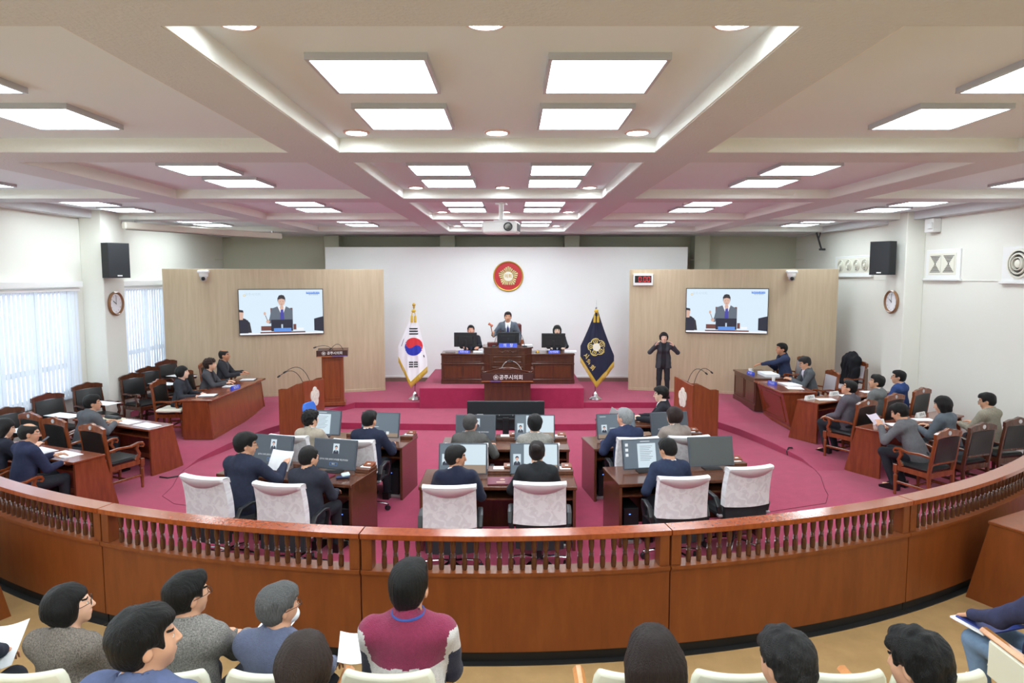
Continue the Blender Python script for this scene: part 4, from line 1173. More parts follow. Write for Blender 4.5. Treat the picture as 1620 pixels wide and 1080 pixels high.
AC = [(ch, -6.08, 7.56, -24, 'wooden armchair of the navy-clad man beside the left railing'),
      (ch, -6.72, 8.05, -24, 'wooden armchair of the long-haired woman at left edge'),
      (ch, -5.78, 9.18, -24, 'empty black leather wooden armchair beside the grey-suited man'),
      (ch, -6.60, 9.60, -24, 'wooden armchair of the grey-suited man at left desk'),
      (ch, -7.22, 9.95, -24, 'empty wooden armchair between grey-suited man and the window'),
      (ch, -6.38, 12.05, -88, 'wooden armchair of the black-haired woman at the left desk of three'),
      (ch, -6.40, 13.15, -88, 'wooden armchair of the short-haired woman at left desk of three'),
      (ch, -6.40, 13.95, -88, 'wooden armchair of the balding man at left desk of three'),
      (ch2, -7.72, 9.15, -108, 'empty leather armchair under the long window, nearest of the row'),
      (ch2, -7.72, 9.95, -110, 'empty leather armchair under the long window, second of the row'),
      (ch2, -7.68, 10.80, -112, 'empty leather armchair with a sheet across its arms, third under window'),
      (ch2, -7.55, 11.60, -116, 'empty carved armchair at the foot of the clock pillar'),
      (ch2, -7.36, 12.72, -112, 'empty armchair tucked just behind the clock pillar'),
      (ch2, -7.42, 13.40, -112, 'empty armchair with white sheet before the narrow blind'),
      (ch2, -7.38, 14.05, -112, 'empty armchair in the corner beside the left wood panel'),
      (ch, 5.65, 10.66, 30, 'wooden armchair of the man in tweed jacket'),
      (ch, 6.32, 11.02, 30, 'wooden armchair of the man between tweed and navy jackets'),
      (ch, 7.05, 11.45, 30, 'wooden armchair of the navy-jacket man at right wall'),
      (ch, 5.80, 8.88, 24, 'reddish wooden armchair of the man leaning over a sheet'),
      (ch2, 6.55, 9.25, 20, 'dark wooden armchair of the bob-haired woman at right'),
      (ch2, 7.36, 9.60, 14, 'dark wooden armchair of the beige-jacket man by right wall'),
      (ch3, 6.30, 14.50, 90, 'grey-upholstered armchair of the man reaching for a cup'),
      (ch3, 6.30, 13.15, 90, 'grey-upholstered armchair of the man reading at the right'),
      (ch3, 7.35, 14.05, 100, 'armchair by right wall with black coat draped over')]
for p, x, y, a, l in AC:
    place(p, (x, y, zf(x, y)), R(a), l, 'carved wooden armchairs' if p is not ch3 else 'upholstered armchairs')
for x, y, a, l in ((-7.58, 9.88, 0, 'white sheet across the arms of second window chair'), (-7.55, 10.72, 0, 'white sheet across the arms of third window chair'), (-7.42, 11.52, 0, 'white sheet across the arms of the chair at pillar foot'),
                   (-7.28, 13.36, 0, 'white sheet on the arms of the chair before the narrow blind'), (-7.24, 14.0, 0, 'white sheet on arms of the chair beside left wood panel'), (-7.58, 9.08, 0, 'white sheet across the arms of the nearest window chair')):
    sheet(l, (x, y, zf(x, y)+.70), R(-20), .62, .28, .004)
# coat
cm = cloth_mat((26, 26, 30), 'wool')
o = sdf_obj('black_coat', [ell((0, 0, .92), (.19, .13, .20), .06), cap((-.12, .02, .9), (-.14, .05, .45), .11, .09, k=.06), cap((.12, .02, .9), (.15, .06, .40), .11, .08, k=.06), cap((0, 0, .85), (.02, .03, .35), .13, .08, k=.06)], .014, cm, disp=lambda P: .018*wob(P, 26.)+.012*np.sin(P[:, 0]*60+3*np.sin(P[:, 2]*8)))
o.location = (7.50, 14.12, zf(7.4, 14.1)+.10); o.rotation_euler = (0, 0, R(100)); tag(o, 'black coat draped over the armchair by the right wall', 'coat')
# ------------------------------------------------------------ dais
DZ0 = .594
t = thing('dais_desk', 'carved dark walnut dais with raised centre and panelled side wings', 'desk', (-.10, 14.95, DZ0))
def wing(x0, x1, y0, y1, H, name, nm):
    m = MB(); m.box(x0-.015, x1+.015, y0-.03, y1, H-.045, H, .008); obj('desktop', m, w_dark, t)
    m = MB(); m.box(x0, x1, y0, y0+.04, .08, H-.045); m.box(x0, x0+.03, y0+.04, y1, .08, H-.045); m.box(x1-.03, x1, y0+.04, y1, .08, H-.045); obj('body', m, w_dark, t)
    m = MB(); m.box(x0-.01, x1+.01, y0-.015, y1, 0, .08, .006); obj('plinth', m, w_dark, t)
    m = MB(); m.box(x0-.008, x1+.008, y0-.02, y0, H-.26, H-.23, .004); m.box(x0-.008, x1+.008, y0-.02, y0, .08, .11, .004); framed(m, x0+.08, x1-.06, H-.21, H-.08, y0)
    for x in (x0+.02, x1-.02): m.box(x-.02, x+.02, y0-.02, y0, .11, H-.26, .004)
    obj('moulding', m, w_dark, t)
    k = 2; ww = (x1-x0-.12)/k
    for i in range(k):
        m = MB(); a = x0+.06+i*ww; m.box(a+.02, a+ww-.02, y0-.006, y0, .14, H-.30, .003); obj('raised_panel', m, w_lect if False else w_desk, t)
wing(-1.55, -.56, .0, .60, .715, 'l', 0); wing(.56, 1.55, .0, .60, .715, 'r', 0)
# centre: faceted front, taller
m = MB(); poly = [(-.57, .0), (-.40, -.16), (.40, -.16), (.57, .0), (.57, .62), (-.57, .62)]
def sc(p, k): return [(x*k, y*k if y < .3 else y) for x, y in p]
m.prism(poly, .08, .70, 'z'); obj('centre_body', m, w_dark, t)
m = MB(); m.prism(sc(poly, 1.02), 0, .08, 'z'); obj('centre_plinth', m, w_dark, t)
m = MB(); m.prism(sc(poly, .985), .70, .84, 'z'); obj('centre_riser', m, w_dark, t)
m = MB(); m.prism(sc(poly, 1.04), .835, .865, 'z'); m.prism(sc(poly, 1.03), .685, .71, 'z'); m.prism(sc(poly, 1.025), .45, .475, 'z'); obj('centre_top', m, w_dark, t)
m = MB(); framed(m, -.33, .33, .52, .66, -.16); framed(m, -.36, .36, .12, .42, -.16); obj('raised_panel', m, w_desk, t)
m = MB()
for s in (-1, 1):
    pts = [(s*(.02+.20*u), -.166, .775+.028*math.sin(u*9)*(1-u*.5)) for u in np.linspace(0, 1, 14)]
    m.tube(pts, [.008*(1-.6*u) for u in np.linspace(0, 1, 14)], 6); m.lathe([(.012, 0), (.014, .008), (.0, .012)], 10, (s*.13, -.17, .775), 'y')
m.ball((0, -.166, .78), (.03, .01, .022)); obj('carved_scroll', m, w_dark, t)
# chair behind the speaker
t = thing('speaker_chair', 'tall red-brown leather chair behind the standing man with gavel', 'chair', (-.06, 16.32, DZ0))
rb = mat('leather_redbrown', (96, 34, 30), .4)
m = MB(); m.box(-.30, .30, -.10, -.02, .42, 1.32, .04); obj('backrest', m, rb, t)
m = MB(); m.box(-.29, .29, -.62, -.08, .36, .47, .04); obj('seat', m, rb, t)
m = MB(); m.cyl((0, -.35, 0), .04, .36, 12); m.cyl((0, -.35, 0), .26, .04, 20); obj('pedestal', m, black_p, t)
for s in (-1, 1): m = MB(); m.box(s*.29, s*.35, -.52, -.08, .60, .65, .015); m.box(s*.30, s*.33, -.45, -.40, .42, .60); obj('armrest', m, w_dark, t)
# monitors seen from behind
def back_monitor(label, x, y, z, w_, h, zb, rz=0, dell=False):
    t = thing('dais_monitor', label, 'monitor', (x, y, z), rz)
    m = MB(); m.box(-w_/2, w_/2, -.012, .012, zb, zb+h, .006)
    if dell: m.prism([(-w_/2+.02, zb+h-.02), (w_/2-.02, zb+h-.02), (.10, zb+h*.62), (-.10, zb+h*.62)], -.03, -.012, 'y')
    m.box(-w_*.33, w_*.33, -.035, -.010, zb+h*.15, zb+h*.75, .01); m.box(-w_*.36, w_*.36, -.04, -.034, zb+h*.74, zb+h*.78); obj('housing', m, black_p, t)
    m = MB(); m.box(-.025, .025, -.055, -.035, .0, zb+h*.5, .005); m.box(-.11, .11, -.09, .06, 0, .012, .004); obj('stand', m, black_p, t)
    return t
back_monitor('black monitor seen from behind before seated man on the left wing', -1.10, 15.18, DZ0+.715, .54, .34, .13)
back_monitor('black monitor seen from behind before the standing man at centre', -.09, 15.12, DZ0+.865, .52, .30, .03)
back_monitor('black monitor seen from behind before the seated woman on right wing', .98, 15.18, DZ0+.715, .56, .34, .11, 0, True)
def nameplate(name, label, loc, rz, w_, h, mt, txt, size, tm, cat='nameplate', group=None):
    t = thing(name, label, cat, loc, rz, group)
    m = MB(); m.prism([(-.03, 0), (.03, 0), (.012, h), (-.005, h)], -w_/2, w_/2, 'x'); obj('plate', m, mt, t)
    m = MB(); m.at((0, -.020, h*.48), 0, -R(15)); m.text(txt, size, .003); obj('lettering', m, tm, t, smooth=0)
    return t
nameplate('nameplate', 'wide blue nameplate before the centre dais monitor', (-.09, 14.86, DZ0+.866), 0, .42, .095, blue_plate, '의   장', .085, text_w)
nameplate('nameplate', 'small blue nameplate on the left wing of dais', (-1.12, 14.98, DZ0+.716), 0, .26, .065, blue_plate, '사무국장', .055, text_w)
nameplate('nameplate', 'small blue nameplate on the right wing of dais', (.98, 14.98, DZ0+.716), 0, .26, .065, blue_plate, '의사팀장', .055, text_w)
def stack(label, loc, rz, w_, h, th, mt=None, name='paper_stack'):
    m = MB()
    k = max(1, int(th/.012))
    for i in range(k):
        a = random.uniform(-.04, .04); m.at((random.uniform(-.006, .006), random.uniform(-.006, .006), 0), a); m.box(-w_/2, w_/2, -h/2, h/2, i*th/k, (i+.94)*th/k)
    o = obj(name, m, mt or paper, None, loc, rz, smooth=0); tag(o, label, 'papers'); return o
stack('papers and booklets on the left end of the dais', (-1.46, 15.2, DZ0+.716), .1, .24, .3, .03, mat('booklet_grey', (150, 140, 140), .7))
stack('white papers on the dais between left monitor and centre', (-.78, 15.15, DZ0+.716), 0, .28, .3, .025)
stack('white papers on the dais right end beside monitor', (1.38, 15.2, DZ0+.716), -.1, .28, .3, .03)
stack('white papers right of the centre dais monitor', (.36, 15.18, DZ0+.866), .1, .24, .22, .03)
t = thing('gavel_block', 'dark red wooden gavel box on dais left of centre monitor', 'box', (-.56, 15.12, DZ0+.866), .1)
t.location = (-.46, 15.2, DZ0+.866)
m = MB(); m.box(-.12, .12, -.08, .08, 0, .085, .008); obj('box', m, rb, t)
t = thing('small_bell', 'small brass desk bell on the right dais wing', 'bell', (.60, 15.06, DZ0+.716))
m = MB(); m.lathe([(.04, 0), (.045, .01), (.035, .04), (.01, .055), (.008, .065), (.0, .07)], 16); obj('dome', m, gold, t)
t = thing('wooden_box', 'small wooden box right of the centre dais monitor', 'box', (.24, 15.3, DZ0+.866))
m = MB(); m.box(-.04, .04, -.05, .05, 0, .14, .004); obj('case', m, w_lect, t)
def mic(label, base, tip, bend=.5, name='gooseneck_microphone', stand=True, group=None, mt=None):
    # gooseneck from a base to a tip (world points)
    t = thing(name, label, 'microphone', base, 0, group)
    d = Vector(tip)-Vector(base)
    if stand: m = MB(); m.lathe([(.06, 0), (.06, .015), (.03, .03), (.012, .035)], 14); obj('base', m, black_p, t)
    pts = []
    for i in range(11):
        u = i/10; pts.append((d.x*u**1.3, d.y*u**1.3, d.z*(1-(1-u)**1.6)*(1)+bend*.12*math.sin(PI*u)))
    m = MB(); m.tube(pts, .006, 6); obj('neck', m, mt or black_p, t)
    e = Vector(pts[-1]); f = (e-Vector(pts[-2])).normalized()
    m = MB(); m.tube([tuple(e-f*.01), tuple(e), tuple(e+f*.05), tuple(e+f*.06)], [.008, .016, .016, .008], 8); obj('head', m, black_p, t)
    return t
mic('gooseneck microphone on the dais left of centre monitor', (-.42, 14.98, DZ0+.866), (-.22, 15.25, DZ0+1.22))
mic('gooseneck microphone on the dais right of centre monitor', (.30, 14.98, DZ0+.866), (.06, 15.25, DZ0+1.22))

# ------------------------------------------------------------ centre lectern with lettering
t = thing('council_lectern', 'dark wooden lectern at centre stage with white Korean lettering and arched top', 'lectern', (-.10, 13.86, .13))
m = MB(); m.box(-.50, .50, -.10, .36, .08, .80); m.box(-.53, .53, -.14, .38, 0, .08, .008); obj('body', m, w_dark, t)
m = MB(); framed(m, -.36, .36, .14, .62, -.10, .014, .06); obj('raised_panel', m, w_dark, t)
m = MB(); n = 20
tp = []
for i in range(n+1):
    u = i/n*2-1; z = .965+.055*math.cos(u*PI*.9)**1*(1 if abs(u) < .9 else 1)+(.05*max(0, abs(u)-.93)/.07)
    tp.append((u*.56, z))
m.prism([(-.56, .80)]+tp+[(.56, .80)], -.16, -.12, 'y'); m.box(-.56, -.52, -.12, .34, .80, .98, .006); m.box(.52, .56, -.12, .34, .80, .98, .006); obj('top_board', m, w_dark, t)
m = MB(); m.tube([(x, -.17, z+.004) for x, z in tp], .009, 6); m.tube([(-.09, -.178, 1.0), (-.05, -.178, .985), (0, -.178, 1.005), (.05, -.178, .985), (.09, -.178, 1.0)], .008, 6); obj('crest_moulding', m, w_desk, t)
m = MB(); m.box(-.53, .53, -.12, .32, .86, .88); obj('reading_board', m, w_dark, t)
brown = mat('banner_brown', (66, 34, 30), .5); orange = mat('banner_orange', (208, 120, 50), .5); lilac = mat('banner_lilac', (130, 110, 200), .5)
m = MB(); m.box(-.555, .555, -.180, -.160, .72, .90, .003); obj('banner', m, brown, t)
m = MB(); m.box(-.555, -.37, -.184, -.1795, .72, .735); m.mi = 1; m.box(-.37, -.14, -.184, -.1795, .72, .735); m.mi = 0; m.box(-.14, .555, -.184, -.1795, .72, .735); obj('banner_stripe', m, [orange, lilac], t, smooth=0)
m = MB(); m.at((.08, -.180, .81)); m.text('공주시의회', .112, .003, bold=.0015); obj('lettering', m, text_w, t, smooth=0)
def small_emblem(mb, cx, cz, r, y):
    for i in range(5):
        a = PI/2+2*PI*i/5; c = (cx+r*.55*math.cos(a), cz+r*.55*math.sin(a))
        for q in (.46, ):
            ring = [(c[0]+r*q*math.cos(b), y, c[1]+r*q*math.sin(b)) for b in np.linspace(0, 2*PI, 13)]
            mb.tube(ring, r*.055, 4)
    disc(mb, r*.22, y-.002, y+.002, (cx, cz), 14)
m = MB(); small_emblem(m, -.245, .812, .055, -.182); obj('emblem', m, text_w, t)
mic('left microphone with thin curved neck on the centre lectern', (-.25, 14.02, 1.02), (-.10, 14.05, 1.24), .0, stand=False, mt=silver)
mic('right microphone with thin curved neck on the centre lectern', (.22, 14.02, 1.02), (.02, 14.05, 1.24), .0, stand=False, mt=silver)

# back left lectern
t = thing('panelled_lectern', 'brown panelled lectern with dark top sign in front of the left wood panel', 'lectern', (-3.98, 14.22, .25), R(12))
m = MB(); m.box(-.23, .23, -.16, .22, .07, 1.10); obj('body', m, w_lect, t)
m = MB(); m.box(-.26, .26, -.19, .24, 0, .08, .01); obj('plinth', m, w_lect, t)
m = MB(); framed(m, -.17, .17, .16, 1.02, -.16); obj('raised_panel', m, w_lect, t)
m = MB(); m.prism([(-.24, 1.10), (.28, 1.10), (.28, 1.24), (-.24, 1.13)], -.33, .33, 'x'); m.box(-.33, .33, -.25, -.20, 1.10, 1.24, .005); obj('top', m, w_dark, t)
m = MB(); m.box(-.32, .32, -.262, -.25, 1.11, 1.24, .002); obj('banner', m, brown, t)
m = MB(); m.box(-.32, .0, -.266, -.2615, 1.105, 1.118); m.mi = 1; m.box(.0, .32, -.266, -.2615, 1.105, 1.118); obj('banner_stripe', m, [orange, lilac], t, smooth=0)
m = MB(); m.at((.06, -.262, 1.18)); m.text('공주시의회', .072, .003, bold=.001); small_emblem(m.at(), -.175, 1.18, .042, -.264); obj('lettering', m, text_w, t, smooth=0)
mic('double gooseneck microphone on the panelled left lectern', (-3.92, 14.2, 1.40), (-4.28, 14.0, 1.56), .5, stand=False)
mic('short gooseneck microphone on the panelled left lectern', (-3.75, 14.3, 1.40), (-3.98, 14.1, 1.52), 1.0, stand=False)

# side lecterns with carved white emblem
crest_w = mat('crest_white', (226, 222, 210), .7)
def side_lectern(label, loc, rz, mirror, mics):
    t = thing('speech_lectern', label, 'lectern', loc, rz)
    s = -1 if mirror else 1
    m = MB()
    # front board (carries the emblem) and side boards with curved upper edge
    n = 12; W = .36
    top = [(-W+2*W*i/n, 1.12+.03*math.cos(PI*i/n)) for i in range(n+1)]
    m.prism([(-W, 0)]+top+[(W, 0)], -.27, -.235, 'y'); obj('front_board', m, w_lect, t)
    for q in (-1, 1):
        m = MB()
        prof = [(-.24, 0), (.26, 0), (.26, .98), (.20, 1.00), (.08, 1.0), (-.02, 1.05), (-.12, 1.10), (-.24, 1.12)]
        m.prism(prof, q*W-.017, q*W+.017, 'x'); obj('side_board', m, w_lect, t)
    m = MB(); m.at((0, .02, .98), 0, -R(12)); m.box(-W+.02, W-.02, -.22, .22, -.01, .01); obj('reading_board', m, w_dark, t)
    m = MB()
    pts = [(px*1.0, pz*1.25) for px, pz in petals(.15, 50, .2)]
    m.at((0, 0, .80)); m.prism(pts, -.285, -.27, 'y')
    for i in range(5):
        a = PI/2+2*PI*i/5; c = (.07*math.cos(a), .085*math.sin(a)); m.tube([(c[0]+.038*math.cos(b), -.286, c[1]+.045*math.sin(b)) for b in np.linspace(0, 2*PI, 13)], .006, 5)
    disc(m, .035, -.292, -.285, (0, 0), 16)
    obj('emblem', m, crest_w, t)
    ca, sa = math.cos(rz), math.sin(rz)
    def wp(x, y, z): return (loc[0]+x*ca-y*sa, loc[1]+x*sa+y*ca, loc[2]+z)
    for i, l in enumerate(mics):
        mic(l, wp(-.12+.24*i, -.12, 1.03), wp(-.22+.20*i, .32, 1.22+.05*i), 1.2, stand=False)
side_lectern('plain reddish lectern with white crest at the left of the floor', (-4.05, 12.28, 0), R(77), False, ['gooseneck microphone bent left on the left crest lectern', 'second gooseneck microphone on the left crest lectern'])
side_lectern('plain wooden lectern with wavy top and white crest on the right', (3.52, 12.2, 0), R(-77), True, ['gooseneck microphone bent right on the right crest lectern', 'second gooseneck microphone on the right crest lectern'])

# big display seen from behind, and clerk's table
t = thing('floor_display', 'large black display seen from behind in front of the steps', 'monitor', (-.10, 10.2, 0))
m = MB(); m.box(-.62, .62, -.02, .03, .64, 1.11, .01); m.box(-.50, .50, -.05, -.02, .66, .90, .01); obj('housing', m, mat('display_black', (38, 42, 46), .35), t)
m = MB(); m.box(-.60, .60, .031, .034, .66, 1.09); obj('screen', m, scr_k, t)
m = MB(); m.box(-.05, .05, -.09, -.05, .02, .86, .01); m.box(-.14, .14, -.08, -.05, .80, .84, .005); m.box(-.35, .35, -.25, .25, 0, .03, .01); obj('stand', m, black_p, t)
m = MB(); m.box(-.46, -.36, -.056, -.05, .86, .91, .004); m.box(-.11, -.10, -.056, -.05, .88, .90); m.box(.11, .12, -.056, -.05, .88, .90); obj('sockets', m, silver, t)
t = thing('clerk_table', 'low walnut table with laptop where the young clerk sits', 'table', (1.95, 10.35, 0), R(4))
m = MB(); m.box(-.55, .55, -.28, .28, .70, .735, .006); obj('tabletop', m, w_desk, t)
for s in (-1, 1): m = MB(); m.box(s*.52-.02, s*.52+.02, -.26, .26, 0, .70, .004); obj('side_panel', m, w_desk, t)
t = thing('laptop', 'small dark laptop open in front of the young clerk', 'laptop', (1.52, 10.42, .736), R(-80))
m = MB(); m.box(-.15, .15, -.10, .10, 0, .015, .004); obj('keyboard', m, black_p, t)
m = MB(); m.T = Matrix.Translation((0, .10, .012)) @ Matrix.Rotation(-R(20), 4, 'X'); m.box(-.15, .15, 0, .008, 0, .2, .003); obj('lid', m, silver, t)
t = thing('blue_task_chair', 'task chair with bright blue back beside the left crest lectern', 'chair', (-3.20, 10.75, 0), R(-100))
bl = mat('fabric_blue', (58, 118, 214), .8)
m = MB(); m.slab(lambda u, v: (((u-.5)*.40*(1-.25*(2*v-1)**4), -.22-.06*v-.03*(1-(2*u-1)**2), .60+.36*v), (0, -1, 0)), 8, 8, .04); obj('backrest', m, bl, t)
m = MB(); m.box(-.22, .22, -.2, .22, .42, .48, .02); obj('seat', m, bl, t)
m = MB(); m.cyl((0, 0, .08), .03, .34, 10); m.box(-.02, .02, -.24, -.18, .44, .66); obj('post', m, black_p, t)
m = MB()
for k_ in range(5): a = 2*PI*k_/5; m.at((0, 0, 0), a); m.sweep([(.02, 0, .09), (.28, 0, .05)], .04, .03, (0, 1, 0)); m.ball((.28, 0, .03), .03, 8, 6)
obj('star_base', m, black_p, t)

# ------------------------------------------------------------ flags
def taeguk(mb, cx, cz, r, y, rot=-.58):
    def P(x, z): c, s = math.cos(rot), math.sin(rot); return (cx+r*(x*c-z*s), cz+r*(x*s+z*c))
    N = 20
    red = [(math.cos(a), math.sin(a)) for a in np.linspace(0, PI, N)]+[(-.5+.5*math.cos(a), .5*math.sin(a)) for a in np.linspace(-PI, 0, N)][1:]+[(.5+.5*math.cos(a), .5*math.sin(a)) for a in np.linspace(PI, 0, N)][1:-1]
    blu = [(math.cos(a), math.sin(a)) for a in np.linspace(0, -PI, N)]+[(-.5+.5*math.cos(a), .5*math.sin(a)) for a in np.linspace(-PI, 0, N)][1:]+[(.5+.5*math.cos(a), .5*math.sin(a)) for a in np.linspace(PI, 0, N)][1:-1]
    return [P(*p) for p in red], [P(*p) for p in blu]
def flag(label, loc, kind, finial):
    t = thing('flag_on_stand', label, 'flag', loc)
    m = MB(); m.lathe([(.16, 0), (.165, .012), (.13, .035), (.07, .07), (.05, .13), (.03, .16), (.016, .18), (.016, .2)], 8); obj('base', m, chrome, t)
    m = MB(); m.cyl((0, 0, .15), .012, 1.98, 12); m.cyl((0, 0, .32), .022, .05, 12); obj('pole', m, chrome, t)
    m = MB()
    if finial == 'ball': m.ball((0, 0, 2.19), .04, 16, 12); m.lathe([(.01, 2.1), (.025, 2.13), (.018, 2.16)], 12)
    else: m.lathe([(.02, 2.1), (.025, 2.12), (.006, 2.16), (.003, 2.30)], 10)
    obj('finial', m, gold if finial == 'ball' else chrome, t)
    m = MB()
    for s in (-1, .9):
        m.tube([(0, -.04, 2.06), (s*.035, -.06, 2.0), (s*.045, -.065, 1.93)], .008, 6)
        m.lathe([(.012, 1.95), (.024, 1.93), (.030, 1.80), (.028, 1.79)], 10, (s*.042, -.07, 0))
    m.ball((0, -.05, 2.05), (.05, .04, .04), 10, 8); obj('tassel', m, goldf, t)
    # draped cloth: a cone of folds, narrow at the top, pointed at the front bottom
    W0, W1 = (-.36, .30) if kind == 'k' else (-.36, .42)
    def cw(u, v):
        # u across 0..1, v down 0..1
        lft = -.03+(W0+.03)*min(1, v/.70)**.95; rgt = .05+(W1-.05)*min(1, v/.86)**1.05
        zl = 2.02-v*1.02; zr = 2.02-v*1.26 if kind == 'k' else 2.02-v*1.13; zm = 2.02-v*1.60
        um = .45
        if u < um: z = zl+(zm-zl)*(u/um)
        else: z = zm+(zr-zm)*((u-um)/(1-um))
        zt = 2.02-v*1.3
        z = zt*(1-v**1.0)+z*v**1.0 if v < 1 else z
        x = lft+(rgt-lft)*u
        y = -.05-.16*v*math.sin(PI*u)-.022*v*math.sin(u*17+1)+.012*v*math.sin(u*31)
        return x, y, z
    def yat(x, z, side=0):
        # front surface depth at x, z by search
        best = None
        for i in range(25):
            for j in range(25):
                a, b, c = cw(i/24, j/24); d = (a-x)**2+(c-z)**2
                if best is None or d < best[0]: best = (d, b)
        return best[1]
    base = mat('flag_white', (240, 240, 244), .85) if kind == 'k' else mat('flag_navy', (26, 30, 58), .8)
    m = MB(); m.slab(lambda u, v: (cw(u, v), (0, -1, 0)), 40, 26, .006); cl = obj('cloth', m, base, t)
    m = MB()
    N = 70
    for seg in range(N):
        u0, u1 = seg/N, (seg+1)/N-.003
        a = cw(u0, 1); b = cw(u1, 1); dz = -.115-.012*random.random()
        m.add([a, b, (b[0]+.002, b[1]-.004, b[2]+dz), (a[0]+.002, a[1]-.004, a[2]+dz)], [(0, 1, 2, 3)])
    k0 = len(m.v)
    for seg in range(40):
        a = cw(seg/40, .985); b = cw((seg+1)/40, .985); c = cw((seg+1)/40, 1); d = cw(seg/40, 1)
        m.add([(p[0], p[1]-.008, p[2]) for p in (a, b, c, d)], [(0, 1, 2, 3)])
    o = obj('fringe', m, goldf, t); md = o.modifiers.new('s', 'SOLIDIFY'); md.thickness = .003
    def lay(poly, mt, name, off=.006):
        # drape a flat outline over the cloth by subdividing it on a fine grid
        poly = [tuple(p) for p in poly]
        xs = [p[0] for p in poly]; zs = [p[1] for p in poly]; st = .012
        def inside(x, z):
            c = False; n = len(poly)
            for i in range(n):
                (x1, z1), (x2, z2) = poly[i], poly[(i+1) % n]
                if (z1 > z) != (z2 > z) and x < (x2-x1)*(z-z1)/(z2-z1)+x1: c = not c
            return c
        return poly, inside
    return t, cw
def cloth_y(cw):
    G = [(cw(i/60, j/60)) for i in range(61) for j in range(61)]
    A = np.array(G)
    def f(x, z):
        d = (A[:, 0]-x)**2+(A[:, 2]-z)**2; k = np.argsort(d)[:4]; w_ = 1/(d[k]+1e-5); return float((A[k, 1]*w_).sum()/w_.sum())
    return f
def drape(name, polys, mts, t, fy, step=.02, off=.008):
    # each outline is cut into thin vertical strips so that it follows the folds
    m = MB()
    for poly, mi in polys:
        m.mi = mi; xs = [p[0] for p in poly]; x0, x1 = min(xs), max(xs); n = max(1, int(math.ceil((x1-x0)/step)))
        def span(x):
            zs = []
            for i in range(len(poly)):
                (xa, za), (xb, zb) = poly[i], poly[(i+1) % len(poly)]
                if (xa <= x) != (xb <= x): zs.append(za+(zb-za)*(x-xa)/(xb-xa))
            zs.sort(); return zs
        e = 1e-5
        for i in range(n):
            a = x0+(x1-x0)*i/n+e; b = x0+(x1-x0)*(i+1)/n-e; A_, B_ = span(a), span(b)
            if len(A_) != len(B_) or len(A_) < 2: 
                c = span((a+b)/2); A_ = B_ = c
            for q in range(0, len(A_)-1, 2):
                h = max(1, int((A_[q+1]-A_[q])/.03)); vs = []
                for r_ in range(h+1):
                    za = A_[q]+(A_[q+1]-A_[q])*r_/h; zb = B_[q]+(B_[q+1]-B_[q])*r_/h
                    vs += [(a, fy(a, za)-off-.002*mi, za), (b, fy(b, zb)-off-.002*mi, zb)]
                m.add(vs, [(2*r_, 2*r_+1, 2*r_+3, 2*r_+2) for r_ in range(h)])
    return obj(name, m, mts, t, smooth=60)
t, cw = flag('white national flag with red and blue circle on a chrome stand', (-2.25, 14.78, .26), 'k', 'ball')
fy = cloth_y(cw)
red_m = mat('taeguk_red', (214, 52, 60), .8); blu_m = mat('taeguk_blue', (40, 56, 176), .8); blk_m = mat('trigram_black', (24, 26, 30), .8)
rd, bu = taeguk(None, .0, 1.24, .205, 0, -.75)
drape('circle', [(rd, 0), (bu, 1)], [red_m, blu_m], t, fy)
bars = []
for i, z in enumerate((1.665, 1.605, 1.545)): bars.append(([(-.10+.0*i, z), (.09+.006*i, z), (.09+.006*i, z-.030), (-.10, z-.030)], 0))
for z in (.90, .85, .80):
    bars.append(([(-.10, z), (-.005, z), (-.005, z-.030), (-.10, z-.030)], 0)); bars.append(([(.01, z), (.10, z), (.10, z-.030), (.01, z-.030)], 0))
bars += [([(-.235, 1.40), (-.215, 1.43), (-.275, 1.24), (-.29, 1.24)], 0), ([(.21, 1.03), (.235, 1.06), (.245, .99), (.22, .98)], 0)]
drape('trigrams', bars, [blk_m], t, fy, off=.010)
t, cw = flag('navy flag with gold fringe and blossom emblem on a chrome stand', (1.93, 14.78, .26), 'n', 'spike')
fy = cloth_y(cw)
gm = mat('embroidery_gold', (222, 204, 120), .7)
c0 = (.0, 1.23)
ou = [(c0[0]+x, c0[1]+z) for x, z in petals(.20, 50, .2, PI/2+.2)]; inn = [(c0[0]+x, c0[1]+z) for x, z in petals(.180, 50, .2, PI/2+.2)]
wh = [(c0[0]+.095*math.cos(a), c0[1]+.095*math.sin(a)) for a in np.linspace(0, 2*PI, 25)[:-1]]
drape('emblem', [(ou, 0), (inn, 1), (wh, 2)], [gm, base_n := mat('flag_navy', (26, 30, 58), .8), mat('embroidery_white', (238, 238, 226), .8)], t, fy)
m = MB()
for i in range(5):
    a = PI/2+.2+2*PI*i/5
    for k_ in (-1, 0, 1):
        b = a+k_*.28; r0, r1 = .105, .155
        p = [(c0[0]+r*math.cos(b), c0[1]+r*math.sin(b)) for r in (r0, (r0+r1)/2, r1)]
        m.tube([(x, fy(x, z)-.018, z) for x, z in p], .008, 5)
    ring = [(c0[0]+.13*math.cos(a)+.046*math.cos(b), c0[1]+.13*math.sin(a)+.046*math.sin(b)) for b in np.linspace(0, 2*PI, 14)]
    m.tube([(x, fy(x, z)-.018, z) for x, z in ring], .006, 5)
obj('petal_embroidery', m, gm, t)
m = MB()
for ch_, x, z in (('시', -.235, 1.02), ('의', -.175, .89), ('회', -.10, .76)):
    m.T = Matrix.Translation((x, fy(x, z)-.018, z)) @ Matrix.Rotation(R(38), 4, 'Y'); m.text(ch_, .125, .004, bold=.003)
obj('flag_lettering', m, gm, t, smooth=0)

